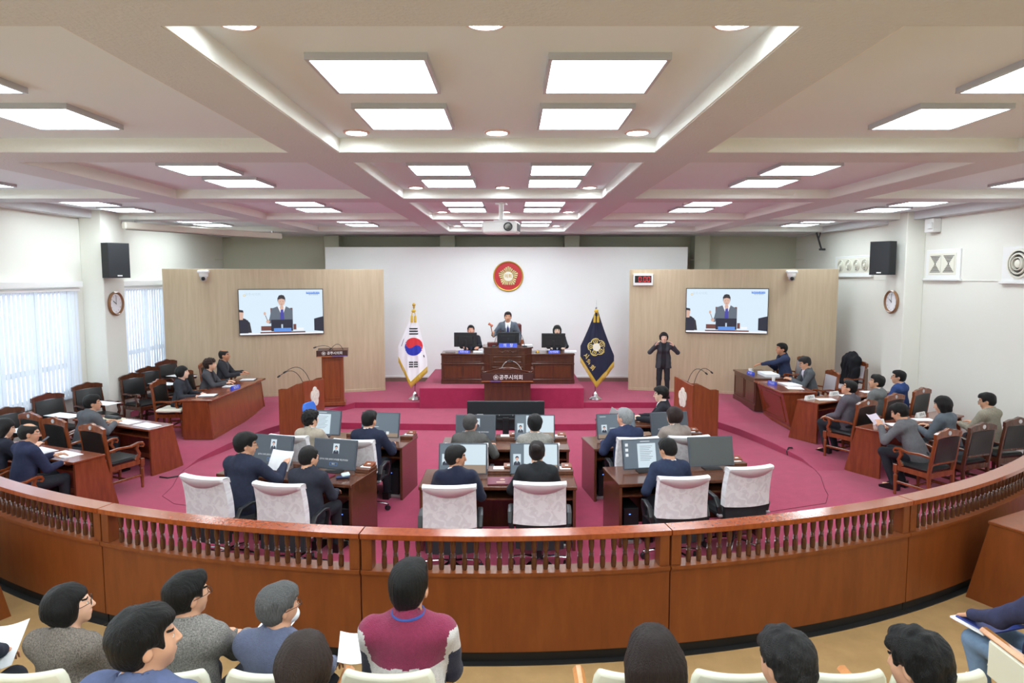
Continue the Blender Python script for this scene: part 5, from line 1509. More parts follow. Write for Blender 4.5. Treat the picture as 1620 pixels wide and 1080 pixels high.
# ------------------------------------------------------------ round emblem on the backdrop
t = thing('wall_emblem', 'round red plaque with gold blossom emblem on white backdrop', 'emblem', (-.10, 17.35, 3.10))
m = MB(); disc(m, .385, -.03, 0, n=48); obj('disc', m, mat('emblem_red', (196, 44, 52), .45), t)
m = MB(); m.tube([(.385*math.cos(a), -.03, .385*math.sin(a)) for a in np.linspace(0, 2*PI, 49)], .020, 8); obj('rim', m, gold, t)
m = MB()
for i in range(5):
    a = PI/2+2*PI*i/5
    for k_ in (-2, -1, 0, 1, 2):
        b = a+k_*.24; r1 = .265-.022*abs(k_)
        m.tube([(.12*math.cos(b), -.04, .12*math.sin(b)), (.2*math.cos(b), -.055, .2*math.sin(b)), (r1*math.cos(b), -.045, r1*math.sin(b))], [.012, .020, .024], 8)
obj('petals', m, mat('gold_pale', (226, 212, 156), .4, metal=.35), t)
m = MB(); disc(m, .125, -.062, -.03, n=32); obj('centre', m, mat('pearl', (240, 236, 222), .5), t)
m = MB(); m.at((0, -.062, 0)); m.text('의회', .11, .004, bold=.002); obj('lettering', m, gold, t, smooth=0)

# ------------------------------------------------------------ wall screens with the live picture
tv_bg = screen('tv_sky', (214, 232, 246), .4, emit=1.0); tv_suit = screen('tv_suit', (96, 106, 120), .4, emit=.55); tv_skin = screen('tv_skin', (214, 176, 158), .4, emit=.75)
tv_hair = screen('tv_hair', (46, 44, 48), .4, emit=.3); tv_w = screen('tv_white', (240, 242, 246), .4, emit=.9); tv_tie = screen('tv_tie', (66, 66, 160), .4, emit=.6); tv_mon = screen('tv_monitor', (32, 34, 52), .4, emit=.35)
tv_bl = screen('tv_plate', (96, 146, 222), .4, emit=.8); tv_or = screen('tv_gold', (222, 202, 150), .4, emit=.8); tv_br = screen('tv_brown', (112, 66, 58), .4, emit=.4); tv_gr = screen('tv_grey', (190, 206, 220), .4, emit=.85)
TVM = [tv_bg, tv_suit, tv_skin, tv_hair, tv_w, tv_tie, tv_mon, tv_bl, tv_or, tv_br, tv_gr]
def tv(label, a, origin, along, zc):
    # hung on the wood panel: 'along' metres from the panel's left end
    ox, oy = origin; x = ox+along*math.cos(a)+.0*math.sin(a); y = oy+along*math.sin(a)
    t = thing('wall_screen', label, 'television', (x+.05*math.sin(a), y-.05*math.cos(a), zc), a)
    W, H = 1.88, 1.08
    m = MB(); m.box(-W/2, W/2, -.03, .045, -H/2, H/2, .006); obj('housing', m, mat('tv_black', (20, 20, 24), .3), t)
    m = MB(); y = -.031; st = [0]
    def P(pts, mi):
        st[0] += 1; m.mi = mi; m.prism([(px*W/2*.985, pz*H/2*.97) for px, pz in pts], y-.0006*st[0], y-.0006*(st[0]-1), 'y')
    def B(x0, x1, z0, z1, mi): P([(x0, z0), (x1, z0), (x1, z1), (x0, z1)], mi)
    def El(cx, cz, rx, rz, mi, n=22): P([(cx+rx*math.cos(q), cz+rz*math.sin(q)) for q in np.linspace(0, 2*PI, n+1)[:-1]], mi)
    B(-1, 1, -1, 1, 0); B(-1, 1, -1, -.93, 4)
    B(-.27, -.21, -.45, .18, 9); B(.20, .26, -.45, .18, 9)                                      # chair behind
    P([(-.24, -.6), (.26, -.6), (.25, .10), (.10, .26), (-.09, .26), (-.24, .16)], 1)           # suit
    P([(-.24, .16), (-.15, .16), (-.12, -.25), (-.28, -.52), (-.36, -.48), (-.30, -.3)], 1)     # raised arm
    P([(-.10, .26), (.10, .26), (.01, -.22)], 4); P([(-.022, .18), (.035, .18), (.055, -.30), (.005, -.40), (-.045, -.30)], 5)
    El(0.0, .20, .045, .10, 2); El(.0, .47, .080, .20, 2); P([(-.09, .42), (-.095, .62), (-.06, .74), (.0, .77), (.06, .74), (.092, .62), (.09, .42), (.075, .56), (0, .60), (-.075, .56)], 3)
    El(-.03, .47, .010, .010, 3, 8); El(.035, .47, .010, .010, 3, 8); El(.0, .35, .022, .010, 9, 8)
    El(-.335, -.42, .045, .075, 2); P([(-.35, -.38), (-.335, -.38), (-.385, -.14), (-.40, -.14)], 9); El(-.405, -.06, .028, .075, 2)
    B(-.50, -.26, -.82, -.62, 9); B(-.26, .26, -.86, -.34, 6); B(-.20, .22, -.90, -.72, 7); B(-.02, .02, -.72, -.55, 10); B(.27, .34, -.80, -.55, 9); B(.36, .52, -.83, -.72, 4)
    B(-.52, .56, -.94, -.88, 9)
    # left man and his monitor
    P([(-1, -.9), (-.72, -.9), (-.76, -.45), (-.86, -.28), (-1, -.2)], 3); P([(-1, -.32), (-.92, -.32), (-.90, .04), (-1, .05)], 2); P([(-1, .02), (-.90, -.0), (-.91, .10), (-1, .13)], 3)
    B(-1, -.80, -.92, -.34, 6); P([(.78, -.32), (1, -.22), (1, -.9), (.78, -.86)], 6)
    # captions
    El(-.87, .75, .030, .055, 8); El(-.87, .75, .014, .025, 4)
    m.T = Matrix.Translation((-.66*W/2, y-.0006*(st[0]+1), .77*H/2)); m.mi = 10; m.text('공주시의회', .075, .001)
    m.T = Matrix()
    B(.60, .93, .80, .90, 7)
    m.T = Matrix.Translation((.765*W/2, y-.0006*(st[0]+1), .85*H/2)); m.mi = 4; m.text('제250회 임시회', .048, .001)
    m.T = Matrix.Translation((.765*W/2, y-.0006*(st[0]+1), .74*H/2)); m.mi = 1; m.text('제1차 본회의', .040, .001)
    obj('picture', m, TVM, t, smooth=0)
tv('large wall screen on the left wood panel showing a man in grey suit', aL, (-7.82, 14.46), 2.50, 2.265)
tv('large wall screen on the right wood panel showing a man in grey suit', aR, (2.92, 16.05), 2.30, 2.275)
# red digital timer
t = thing('digital_timer', 'white framed timer with red digits on the right wood panel', 'timer', (2.92+.33*math.cos(aR)+.04*math.sin(aR), 16.05+.33*math.sin(aR)-.04*math.cos(aR), 3.02), aR)
m = MB(); m.box(-.24, .24, -.035, .04, -.145, .145, .01); obj('housing', m, white_p, t)
m = MB(); m.box(-.20, .20, -.039, -.035, -.075, .095); obj('display', m, mat('timer_black', (30, 22, 24), .3), t)
TM = t
rdm = mat('led_red', (235, 50, 62), .4, emit=.5); m = MB()
def seg7(cx, on_):
    m = MB()
    w_, h = .028, .050
    S = {'a': (-w_, w_, h, h+.009), 'd': (-w_, w_, -h-.009, -h), 'g': (-w_, w_, -.004, .004), 'f': (-w_-.005, -w_+.003, .004, h), 'b': (w_-.003, w_+.005, .004, h), 'e': (-w_-.005, -w_+.003, -h, -.004), 'c': (w_-.003, w_+.005, -h, -.004)}
    for k_ in on_: q = S[k_]; m.box(cx+q[0], cx+q[1], -.042, -.039, q[2]+.01, q[3]+.01)
    obj('digit', m, rdm, TM, smooth=0)
seg7(-.075, 'abcdef'); seg7(.045, 'abcdef'); seg7(.135, 'abcdef'); m = MB(); m.box(-.02, -.008, -.042, -.039, -.050, -.038); obj('decimal_point', m, rdm, t, smooth=0)
# dome cameras
cm0 = thing('dome_camera', 'x', 'camera')
m = MB(); m.box(-.12, .12, -.12, .06, .05, .12, .02); m.lathe([(.10, .05), (.095, -.02), (.07, -.04)], 18, (0, -.03, 0)); obj('housing', m, white_p, cm0)
m = MB(); m.ball((0, -.04, -.06), (.075, .075, .075), 16, 10); obj('dome', m, silver, cm0)
m = MB(); m.ball((0, -.10, -.07), (.042, .03, .045), 12, 8); obj('lens', m, black_p, cm0)
def onw(o, a, d, off=.09): return (o[0]+d*math.cos(a)+off*math.sin(a), o[1]+d*math.sin(a)-off*math.cos(a))
x, y = onw((-7.82, 14.46), aL, .86); place(cm0, (x, y, 3.12), aL, 'white dome camera at the top of the left wood panel', 'dome cameras')
x, y = onw((2.92, 16.05), aR, 3.72); place(cm0, (x, y, 3.12), aR, 'white dome camera at the top of right wood panel', 'dome cameras')

# ------------------------------------------------------------ wall fixtures
def speaker(label, loc, rz, side):
    t = thing('wall_speaker', label, 'loudspeaker', loc, rz); t.scale = (.85, .85, 1)
    m = MB(); m.prism([(-.22, -.16), (.22, -.16), (.28, .04), (.18, .19), (-.18, .19), (-.28, .04)], -.33, .33, 'z'); obj('cabinet', m, mat('speaker_black', (30, 31, 34), .6), t)
    m = MB(); m.box(-.215, .215, -.172, -.16, -.32, .32, .006); obj('grille', m, mat('grille_black', (44, 46, 50), .75, bump=(300, .5)), t)
    m = MB(); m.box(-.05, .05, -.176, -.172, -.30, -.275); obj('badge', m, text_w, t)
    m = MB(); m.box(-.05, .05, .19, .33, -.05, .05); m.box(-.04, .04, .30, .34, -.3, .3); obj('bracket', m, black_p, t)
    return t
speaker('black loudspeaker mounted on the left pillar above clock', (-7.56, 12.38, 3.40), R(52), 1)
speaker('black loudspeaker mounted on the right pillar above clock', (7.40, 12.95, 3.46), R(-52), -1)
def clock(label, loc, rz):
    t = thing('wall_clock', label, 'clock', loc, rz)
    m = MB(); m.lathe([(.235, 0), (.24, -.03), (.215, -.05), (.195, -.03), (.19, -.012)], 36, (0, 0, 0), 'y', caps=False); obj('rim', m, wood('clock_wood', (150, 108, 72), (128, 88, 56)), t)
    m = MB(); m.lathe([(.20, -.001), (.20, -.014)], 36, (0, 0, 0), 'y'); obj('dial', m, paper, t)
    m = MB()
    for i, n_ in enumerate(('12', '1', '2', '3', '4', '5', '6', '7', '8', '9', '10', '11')):
        a = 2*PI*i/12; m.at((.155*math.sin(a), -.015, .155*math.cos(a))); m.text(n_, .042, .001)
    m.at(); obj('numerals', m, text_k, t, smooth=0)
    # ten o'clock
    m = MB(); m.at((0, -.018, 0), 0, 0, R(-58)); m.box(-.006, .006, -.003, 0, -.02, .10); obj('hour_hand', m, text_k, t)
    m = MB(); m.at((0, -.022, 0), 0, 0, R(2)); m.box(-.004, .004, -.003, 0, -.02, .15); obj('minute_hand', m, text_k, t)
clock('round wooden wall clock on the left pillar', (-7.775, 12.63, 2.57), R(90))
clock('round wooden wall clock on the right pillar', (7.675, 13.02, 2.59), R(-90))
vp = mat('vent_cream', (234, 232, 218), .5); vd = mat('vent_dark', (70, 68, 62), .7)
def round_vent(mb, x, r=.14):
    for k_, q in enumerate((1, .72, .45)): mb.lathe([(r*q, -.02), (r*q*.98, -.05-.01*k_), (r*q*.86, -.055-.01*k_), (r*q*.84, -.02)], 24, (x, 0, 0), 'y', caps=False)
    mb.ball((x, -.05, 0), (r*.28, .02, r*.28), 14, 8)
t = thing('round_diffuser_panel', 'row of four round air diffusers high on right wall', 'air vent', (XR-.003, 15.25, 3.36), R(-90))
m = MB(); m.box(-.85, .85, -.02, 0, -.24, .22, .004); m.box(-.85, .85, -.05, 0, -.28, -.23, .004); obj('backing', m, trim_w, t)
m = MB(); m.box(-.72, .72, -.028, -.02, -.17, .17, .003); obj('plate', m, vp, t)
for i in range(4):
    m = MB(); disc(m, .13, -.030, -.028, (-.54+.36*i, 0), 24); obj('throat', m, vd, t)
    m = MB(); round_vent(m, -.54+.36*i); obj('diffuser', m, vp, t)
t = thing('square_vent_panel', 'pair of square X-patterned air grilles on the right wall', 'air vent', (XR, 12.08, 3.33), R(-90))
m = MB(); m.box(-.48, .48, -.03, 0, -.27, .27, .006); m.box(-.52, .52, -.06, 0, -.31, -.27, .005); obj('backing', m, trim_w, t)
m = MB(); m.box(-.38, .38, -.036, -.03, -.2, .2, .003); obj('plate', m, vp, t)
for cx in (-.185, .185):
    m = MB(); m.box(cx-.155, cx+.155, -.038, -.036, -.155, .155); obj('throat', m, vd, t)
    m = MB()
    for k_ in range(1, 6):
        q = .15*k_/5.5
        for s in (-1, 1): m.box(cx-q, cx+q, -.046, -.038, s*q-.005, s*q+.005)
    m.prism([(cx-.155, -.155), (cx-.155, .155), (cx-.012, 0)], -.044, -.038, 'y'); m.prism([(cx+.155, -.155), (cx+.155, .155), (cx+.012, 0)], -.044, -.038, 'y'); obj('grille', m, vp, t)
t = thing('large_round_vent', 'large round air diffuser at the right edge of right wall', 'air vent', (XR, 10.25, 3.30), R(-90))
m = MB(); m.box(-.36, .36, -.03, 0, -.28, .28, .006); m.box(-.38, .38, -.06, 0, -.32, -.28, .005); obj('backing', m, trim_w, t)
m = MB(); disc(m, .22, -.034, -.03, n=28); obj('throat', m, vd, t)
m = MB(); round_vent(m, 0, .24); obj('diffuser', m, vp, t)
t = thing('junction_box', 'white electrical box high on right wall beside pillar', 'electrical box', (XR, 12.30, 4.05), R(-90))
m = MB(); m.box(-.16, .10, -.16, 0, -.12, .14, .01); m.box(-.02, .1, -.2, -.16, -.06, .06, .01); obj('box', m, white_p, t)
t = thing('bracket_arm', 'black folding bracket arm at right end of ceiling', 'bracket', (7.75, 16.45, 4.205))
m = MB(); m.tube([(-.05, 0, .0), (0, 0, -.15), (.09, 0, -.42)], .022, 6); m.tube([(.05, 0, 0), (.0, 0, -.2)], .015, 6); m.box(.04, .18, -.04, .04, -.45, -.40, .01); obj('arm', m, black_p, t)
m = MB(); m.box(-.028, .028, -.012, .012, .0, 1.15, .003); o = obj('wooden_ruler_board', m, mat('board_brown', (104, 82, 68), .6), None, (7.0, 12.62, .13)); tag(o, 'narrow brown upright board standing behind the right side desk', 'board')
# cable with black clip at the edge of the ramp
m = MB(); m.tube([(4.79, 10.98, .005), (4.78, 11.0, .07), (4.82, 11.03, .125), (4.90, 11.06, .115)], .014, 8); o = obj('cable_bend', m, black_p); tag(o, 'short black cable loop at the ramp edge by right desk', 'cable')
m = MB(); m.tube([(-5.45, 9.75, .012), (-5.3, 9.7, .012), (-5.18, 9.78, .012)], .012, 6); o = obj('cable_end', m, black_p); tag(o, 'short black cable by the end of the left side desk', 'cable')
# cups, papers, plates at the official desks
t = thing('teacup', 'white teacup on saucer at the far end of dark official desk', 'cup', (5.42, 14.53, .94))
m = MB(); m.lathe([(.0, 0), (.06, .004), (.075, .012)], 16, caps=False); obj('saucer', m, white_p, t)
m = MB(); m.lathe([(.025, .005), (.04, .02), (.045, .075), (.040, .075), (.035, .02), (0, .015)], 16, caps=False); m.tube([(.042, 0, .06), (.066, 0, .05), (.06, 0, .03), (.04, 0, .025)], .005, 6); obj('cup', m, white_p, t)
t = thing('drinking_glass', 'glass with yellow drink on the reddish official desk', 'cup', (5.50, 13.43, .905))
m = MB(); m.lathe([(.03, 0), (.036, .09), (.033, .09), (.028, .004), (0, .004)], 14, caps=False); obj('glass', m, white_p, t)
m = MB(); m.cyl((0, 0, .006), .030, .06, 14); obj('drink', m, mat('juice', (222, 170, 70), .3), t)
stack('thick white documents before the man reaching for his cup', (5.62, 14.0, .937), 0, .30, .5, .06)
stack('open white document under the hands of the reading man', (5.66, 13.0, .902), .1, .30, .42, .02)
sheet('loose white sheet at the near end of the reddish official desk', (5.58, 12.6, .903), R(80), .3, .3)
nameplate('nameplate', 'blue nameplate on the dark official desk', (5.28, 14.13, .936), R(-80), .24, .07, blue_plate, '부시장', .055, text_w)
nameplate('nameplate', 'blue nameplate on the reddish official desk', (5.30, 13.0, .901), R(-75), .24, .07, blue_plate, '기획실장', .05, text_w)
# sheets and white plates on the side desks at right
def rd(cx, cy, rz, x, y): return (cx+x*math.cos(rz)-y*math.sin(rz), cy+x*math.sin(rz)+y*math.cos(rz))
for cx, cy, z0, rz, items in ((6.31, 12.02, zf(6, 11.9), R(30), [(-.95, .10, 'p', 'white nameplate at the left end of the desk of tweed-jacket man'), (-.70, -.05, 's', 'white sheet before the man in tweed jacket'), (-.20, .12, 'p', 'white nameplate in the middle of the right rear side desk'), (.02, -.02, 's', 'white sheet at the middle of right rear side desk'), (.75, 0., 's', 'white sheet before the navy-jacket man at right wall')]),
                              (6.56, 10.42, 0, R(30), [(-.72, .12, 'p', 'white nameplate behind the pink sheet on the right front side desk'), (-.48, -.04, 's', 'white sheet before the leaning man at right'), (.45, .10, 'p', 'white nameplate before the bob-haired woman'), (.25, -.05, 's', 'white sheet before the bob-haired woman')])):
    for x, y, k_, l in items:
        px_, py_ = rd(cx, cy, rz, x, y)
        if k_ == 's': sheet(l, (px_, py_, z0+.741), rz+R(60), .21, .32)
        else: nameplate('white_nameplate', l, (px_, py_, z0+.741), rz, .24, .075, white_p, '공주시', .055, text_k)
for (cx, cy, z0, rz), items in (((-6.36, 8.58, 0, R(-22)), [(-.05, 0, 'white sheet near the middle of the nearest left side desk'), (.45, 0, 'white sheet near the right end of nearest left side desk')]), ((-6.36, 10.36, 0, R(-24)), [(.10, .02, 'white sheet before the grey-suited man'), (.62, -.02, 'white sheet at the end of the second left side desk')])):
    for x, y, l in items:
        px_, py_ = rd(cx, cy, rz, x, y); sheet(l, (px_, py_, z0+.741), rz+R(85), .23, .42)
px_, py_ = rd(-6.36, 10.36, R(-24), -.30, 0)
stack('cream folder under black bag on the second left side desk', (px_, py_, .741), R(-24), .4, .26, .02, mat('folder_cream', (226, 218, 190), .7))
m = MB(); m.box(-.17, .17, -.05, .05, 0, .05, .02); o = obj('black_pouch', m, leather, None, (px_+.05, py_+.0, .762), R(-24)); tag(o, 'black pouch lying on the cream folder at left', 'pouch')
for y, l in ((12.0, 'white papers on a black pad before black-haired woman'), (13.0, 'white papers on a black pad before the short-haired woman'), (13.85, 'white papers before balding man at far end')):
    m = MB(); m.box(-.16, .16, -.13, .13, 0, .006); m.mi = 1; m.box(-.15, .13, -.11, .12, .006, .014); o = obj('writing_pad', m, [black_p, paper], None, (-5.72, y, .862), R(8), smooth=0); tag(o, l, 'papers')
nameplate('nameplate', 'blue nameplate on the long desk of three at left', (-5.52, 12.72, .861), R(80), .26, .075, blue_plate, '담당관', .06, text_w)
m = sdf_obj('seat_cushion', [box3((0, 0, 0), (.24, .22, .03), .02, None, .028)], .012, mat('cushion_cream', (228, 222, 205), .9), disp=lambda P: .006*wob(P, 20.)); m.location = (-6.30, 11.85, zf(-6.4, 12)+.515); tag(m, 'cream cushion on the chair seat beside black-haired woman', 'cushion')
# ------------------------------------------------------------ people
navy = (34, 38, 56); char = (66, 68, 72); blackc = (34, 35, 38)
def P(label, x, y, z=None, **k):
    k.setdefault('hd', 1.06); k.setdefault('h', .011); k.setdefault('hh', .0085)
    return person(label, (x, y, zf(x, y) if z is None else z), **k)
# councillors, front row (seen from behind)
P('person in navy jacket with thick black hair holding up a white sheet, left front desk', -3.02, 6.98, head=-18, lean=9, jacket=(38, 41, 58), hair='thick', yaw=-42, pitch=-8, glasses=True, rh=(.26, .44, .93), lh=(-.16, .40, .80), rn=(0, 1, -.5), s=1.06, seat=.47)
P('person in dark jacket with thinning crown sitting at the left front desk', -2.20, 6.72, head=-14, lean=5, jacket=(40, 42, 52), hair='neat', hc=(34, 30, 30), yaw=-25, pitch=-14, rh=(.14, .38, .70), lh=(-.14, .38, .70), s=.98, collar='turtle')
P('person in navy sweater turning his face to the right, middle front desk', -.60, 6.68, head=2, lean=8, jacket=(30, 33, 52), jk='knit', hair='short', hc=(32, 30, 30), yaw=-68, pitch=-6, skin='tan', rh=(.20, .36, .70), lh=(-.15, .40, .78))
P('person in black jacket with pinned-up dark hair, middle front desk', .27, 6.80, head=-2, lean=10, jacket=blackc, sex='f', hair='bun', hc=(44, 32, 30), yaw=-8, pitch=-4, lh=(-.20, .40, .78), rh=(.14, .40, .78), s=1.03, open_v=False)
P('person in navy suit with short black hair at the right front desk', 1.79, 6.98, head=12, lean=14, jacket=(38, 46, 68), hair='short', yaw=18, pitch=-22, lh=(-.18, .30, .72), rh=(.15, .36, .76))
# rear row
P('person with dark curly hair in beige jacket at the left rear desk', -2.76, 8.62, head=-10, lean=4, jacket=(176, 164, 148), sex='f', hair='curly', hc=(30, 26, 26), yaw=-30, s=.97, rh=(.15, .40, .74), lh=(-.15, .40, .74))
P('person in navy jacket with cropped black hair at the left rear desk', -1.93, 8.42, head=-8, lean=8, jacket=navy, hair='short', yaw=-14, pitch=-8, s=1.02, rh=(.22, .40, .78), lh=(-.15, .40, .78))
P('balding person in grey tweed jacket at the middle rear desk', -.56, 8.25, head=-4, lean=12, jacket=(84, 82, 80), jk='tweed', hair='neat', hc=(96, 92, 92), skin='rosy', yaw=-20, pitch=-4, rh=(.28, .38, .80), lh=(-.18, .40, .79))
P('dark-haired person in light grey jacket at the middle rear desk', .30, 8.22, head=0, lean=10, jacket=(152, 148, 142), jk='tweed', hair='thick', hc=(30, 28, 30), yaw=4, pitch=-6, rh=(.16, .40, .79), lh=(-.16, .40, .79))
P('white-haired person in navy coat with green scarf at right rear desk', 1.56, 8.50, head=14, lean=10, jacket=(40, 48, 74), hair='short', hc=(198, 200, 202), yaw=26, pitch=-4, skin='rosy', rh=(.15, .40, .79), lh=(-.2, .38, .79), s=1.04)
P('person with brown bobbed hair in taupe jacket at the right rear desk', 2.24, 8.60, head=12, lean=8, jacket=(132, 120, 114), sex='f', hair='shortbob', hc=(56, 36, 34), yaw=18, pitch=-6, rh=(.15, .40, .79), lh=(-.15, .40, .79), s=1.04)
P('young person with black hair and glasses facing left at the clerk table', 2.52, 10.42, head=78, lean=6, jacket=(36, 36, 42), hair='thick', yaw=0, pitch=-6, glasses=True, shirt=(240, 240, 244), rh=(.10, .42, .78), lh=(-.12, .46, .78), skin='pale', seat=.46)
# dais
P('standing person in grey suit and navy tie raising a gavel at the dais', -.10, 15.72, DZ0, head=180, pose='stand', lean=4, jacket=(84, 90, 100), tie=(44, 46, 92), hair='short', hc=(30, 28, 28), rh=(.34, .30, 1.08), rhd=(.25, .3, .5), rn=(-1, 0, .2), rcurl=1.2, lh=(-.26, .24, .92), s=1.0, hh=.0075)
P('seated person in black jacket smiling behind the left dais monitor', -1.02, 15.95, DZ0, head=184, lean=-2, jacket=(36, 36, 42), hair='short', tie=(60, 60, 80), pitch=6, rh=(.16, .42, .80), lh=(-.16, .42, .80), skin='rosy')
P('seated person with long black hair behind the right dais monitor', 1.12, 15.95, DZ0, head=178, sex='f', lean=0, jacket=(40, 40, 46), hair='bob', pitch=0, skin='pale', rh=(.16, .42, .80), lh=(-.16, .42, .80))
t = thing('gavel', 'light brown wooden gavel held up by the standing speaker', 'gavel', (-.475, 15.30, 1.735), 0)
m = MB(); m.tube([(-.01, -.02, -.05), (.0, 0, .03), (-.03, 0, .20)], [.012, .009, .011], 8); obj('handle', m, w_chair, t)
m = MB(); m.at((-.035, 0, .215), 0, 0, R(-55)); m.lathe([(.02, -.06), (.032, -.055), (.032, -.03), (.024, -.02), (.024, .02), (.032, .03), (.032, .055), (.02, .06)], 14); obj('head', m, mat('gavel_wood', (188, 104, 72), .35), t)
# interpreter
P('standing person in black trouser suit signing with both hands raised to face', 3.55, 15.02, .26, head=172, pose='stand', lean=1, sex='f', jacket=(58, 59, 64), shirt=(38, 38, 42), pants=(40, 41, 46), hair='shortbob', hc=(26, 24, 26), skin='pale',
  rh=(.20, .17, 1.24), lh=(-.20, .17, 1.24), rhd=(-.45, .25, .85), lhd=(.45, .25, .85), rn=(-.8, .3, -.4), ln=(.8, .3, -.4), rcurl=.55, lcurl=.55, s=.935, hh=.0075)
# left desk of three
P('person with chin-length black hair in black jacket, nearest of the left three', -6.30, 12.05, head=-84, lean=6, sex='f', jacket=(44, 46, 52), shirt=(34, 34, 40), hair='shortbob', rh=(.16, .36, .74), lh=(-.14, .36, .74), skin='pale', yaw=10)
P('person with short brown hair writing at desk, middle of the left three', -6.30, 13.08, head=-82, lean=10, sex='f', jacket=(66, 66, 70), shirt=(30, 30, 34), hair='curly', hc=(66, 44, 36), rh=(.16, .46, .80), lh=(-.12, .44, .80), yaw=12)
P('balding person in dark jacket, farthest of the left three', -6.32, 13.92, head=-80, lean=4, jacket=(46, 47, 52), shirt=(70, 70, 74), hair='bald', hc=(46, 42, 42), skin='tan', rh=(.16, .4, .78), lh=(-.14, .4, .78))
P('person in grey suit and glasses with dark hair at the second left side desk', -6.55, 9.66, head=-26, lean=16, jacket=(84, 86, 90), shirt=(150, 160, 200), hair='thick', glasses=True, yaw=-30, rh=(.14, .42, .80), lh=(-.10, .42, .80))
P('person in dark blue suit with glasses seated nearest the railing at left', -6.02, 7.74, head=-26, lean=9, jacket=(38, 42, 66), hair='bald', hc=(40, 36, 36), glasses=True, yaw=-28, pitch=-8, rh=(.10, .40, .72), lh=(-.10, .42, .80))
P('person with long dark hair using a phone at left edge of the room', -6.62, 8.02, head=-28, lean=16, sex='f', jacket=(34, 36, 48), hair='bob', hc=(34, 30, 32), pitch=-16, rh=(.14, .44, .86), lh=(-.02, .46, .86), yaw=-20)
t = thing('smartphone', 'dark smartphone held by the long-haired person at left', 'phone', (-6.30, 8.52, .90), R(-40))
m = MB(); m.at((0, 0, 0), 0, R(35)); m.box(-.035, .035, -.075, .075, -.004, .004, .003); obj('body', m, black_p, t)
# right officials
P('person in navy suit reaching out to a cup at the dark official desk', 6.22, 14.50, head=88, lean=9, jacket=(44, 52, 78), shirt=(24, 24, 28), hair='short', rh=(.14, .34, .84), lh=(-.02, .62, .86), lhd=(0, 1, -.25), ln=(0, -.2, -1), skin='tan', s=1.06)
P('person in dark grey suit with glasses reading papers at the reddish desk', 6.20, 13.18, head=84, lean=13, jacket=(74, 78, 82), shirt=(220, 216, 232), tie=(50, 52, 64), hair='short', hc=(48, 46, 48), glasses=True, pitch=-22, rh=(.12, .40, .83), lh=(-.06, .42, .83), s=1.03)
# right side desks
P('person in tweed jacket and glasses looking up, nearest at the right rear side desk', 5.68, 10.70, head=32, lean=0, jacket=(92, 88, 96), jk='tweed', hair='short', yaw=28, pitch=12, glasses=True, rh=(.18, .26, .66), lh=(-.15, .30, .66), feet=.30)
P('person in grey jacket with black hair between the tweed and navy jackets', 6.36, 11.05, head=36, lean=2, jacket=(104, 106, 106), shirt=(235, 235, 240), hair='thick', yaw=30, pitch=8, rh=(.16, .32, .70), lh=(-.15, .32, .70))
P('person in bright navy jacket and glasses by the right wall', 7.02, 11.48, head=38, lean=4, jacket=(44, 62, 108), hair='short', yaw=18, glasses=True, shirt=(200, 210, 235), rh=(.16, .36, .74), lh=(-.15, .36, .74))
P('person in charcoal suit leaning forward to read a sheet at the right front side desk', 5.82, 9.05, head=34, lean=27, jacket=(92, 92, 96), hair='thick', yaw=10, pitch=-26, rh=(.08, .48, .84), lh=(-.16, .46, .90), feet=.25, s=1.02)
P('person with bobbed black hair in grey jacket at the right front side desk', 6.55, 9.42, head=30, lean=14, sex='f', jacket=(84, 90, 98), hair='bob', hc=(20, 18, 20), yaw=8, pitch=-14, rh=(.14, .40, .80), lh=(-.14, .42, .80), s=1.04)
P('person in beige jacket and glasses at the right wall nearest the railing', 7.40, 9.76, head=24, lean=8, jacket=(160, 152, 136), jk='tweed', hair='short', yaw=22, pitch=-16, glasses=True, rh=(.16, .38, .78), lh=(-.14, .40, .78), s=1.02)
# paper held up
def held(label, loc, rz, tilt, w_=.2, h=.28, mt=None):
    m = MB(); m.T = Matrix.Translation(loc) @ Matrix.Rotation(rz, 4, 'Z') @ Matrix.Rotation(tilt, 4, 'X')
    m.slab(lambda u, v: (((u-.5)*w_, .03*math.sin(u*PI), (v-.5)*h), (0, -1, 0)), 8, 8, .002)
    c = Vector(loc); m.v = [tuple(Vector(v)-c) for v in m.v]
    o = obj('paper_sheet', m, mt or paper, None, loc); tag(o, label, 'paper')
held('white sheet held up in front of the left front monitor', (-2.72, 7.42, .95), R(-20), R(-30), .30, .24)
held('pinkish sheet held by the leaning man at right', (5.52, 9.62, .93), R(20), R(-50), .2, .26, mat('paper_pink', (226, 214, 228), .8))

# ------------------------------------------------------------ gallery seats
seat = thing('theatre_chair', 'x', 'chair')
def seatback(off, th, w0, z0, z1):
    def f(u, v):
        z = z0+(z1-z0)*v; a = 2*u-1
        wd = w0*(1-.06*(2*v-1)**2)*(1-(.10 if v > .9 else 0)*(v-.9)*10)
        return (a*wd/2, -.20-.10*(z-.4)-.03*(1-a*a)-off+.02*abs(a)**3, z), (0, -1, 0)
    return f
m = MB(); m.slab(seatback(0, 0, .46, .42, .915), 12, 12, .045); o = obj('backrest', m, cream, seat); md = o.modifiers.new('b', 'BEVEL'); md.width = .018; md.segments = 3; md.limit_method = 'ANGLE'
m = MB(); m.slab(seatback(-.047, 0, .38, .47, .87), 10, 10, .02); obj('back_pad', m, cream2, seat)
m = MB(); m.slab(seatback(.012, 0, .34, .46, .84), 10, 10, .02); obj('rear_panel', m, cream2, seat)
m = MB(); m.box(-.22, .22, -.20, .24, .40, .455, .025); obj('seat_pan', m, cream, seat)
m = MB(); m.box(-.03, .03, -.1, .1, 0, .40, .01); m.box(-.15, .15, -.12, .12, 0, .02, .005); obj('pedestal', m, silver, seat)
m = MB(); m.box(-.03, .03, -.18, .24, .62, .66, .018); arm_a = m
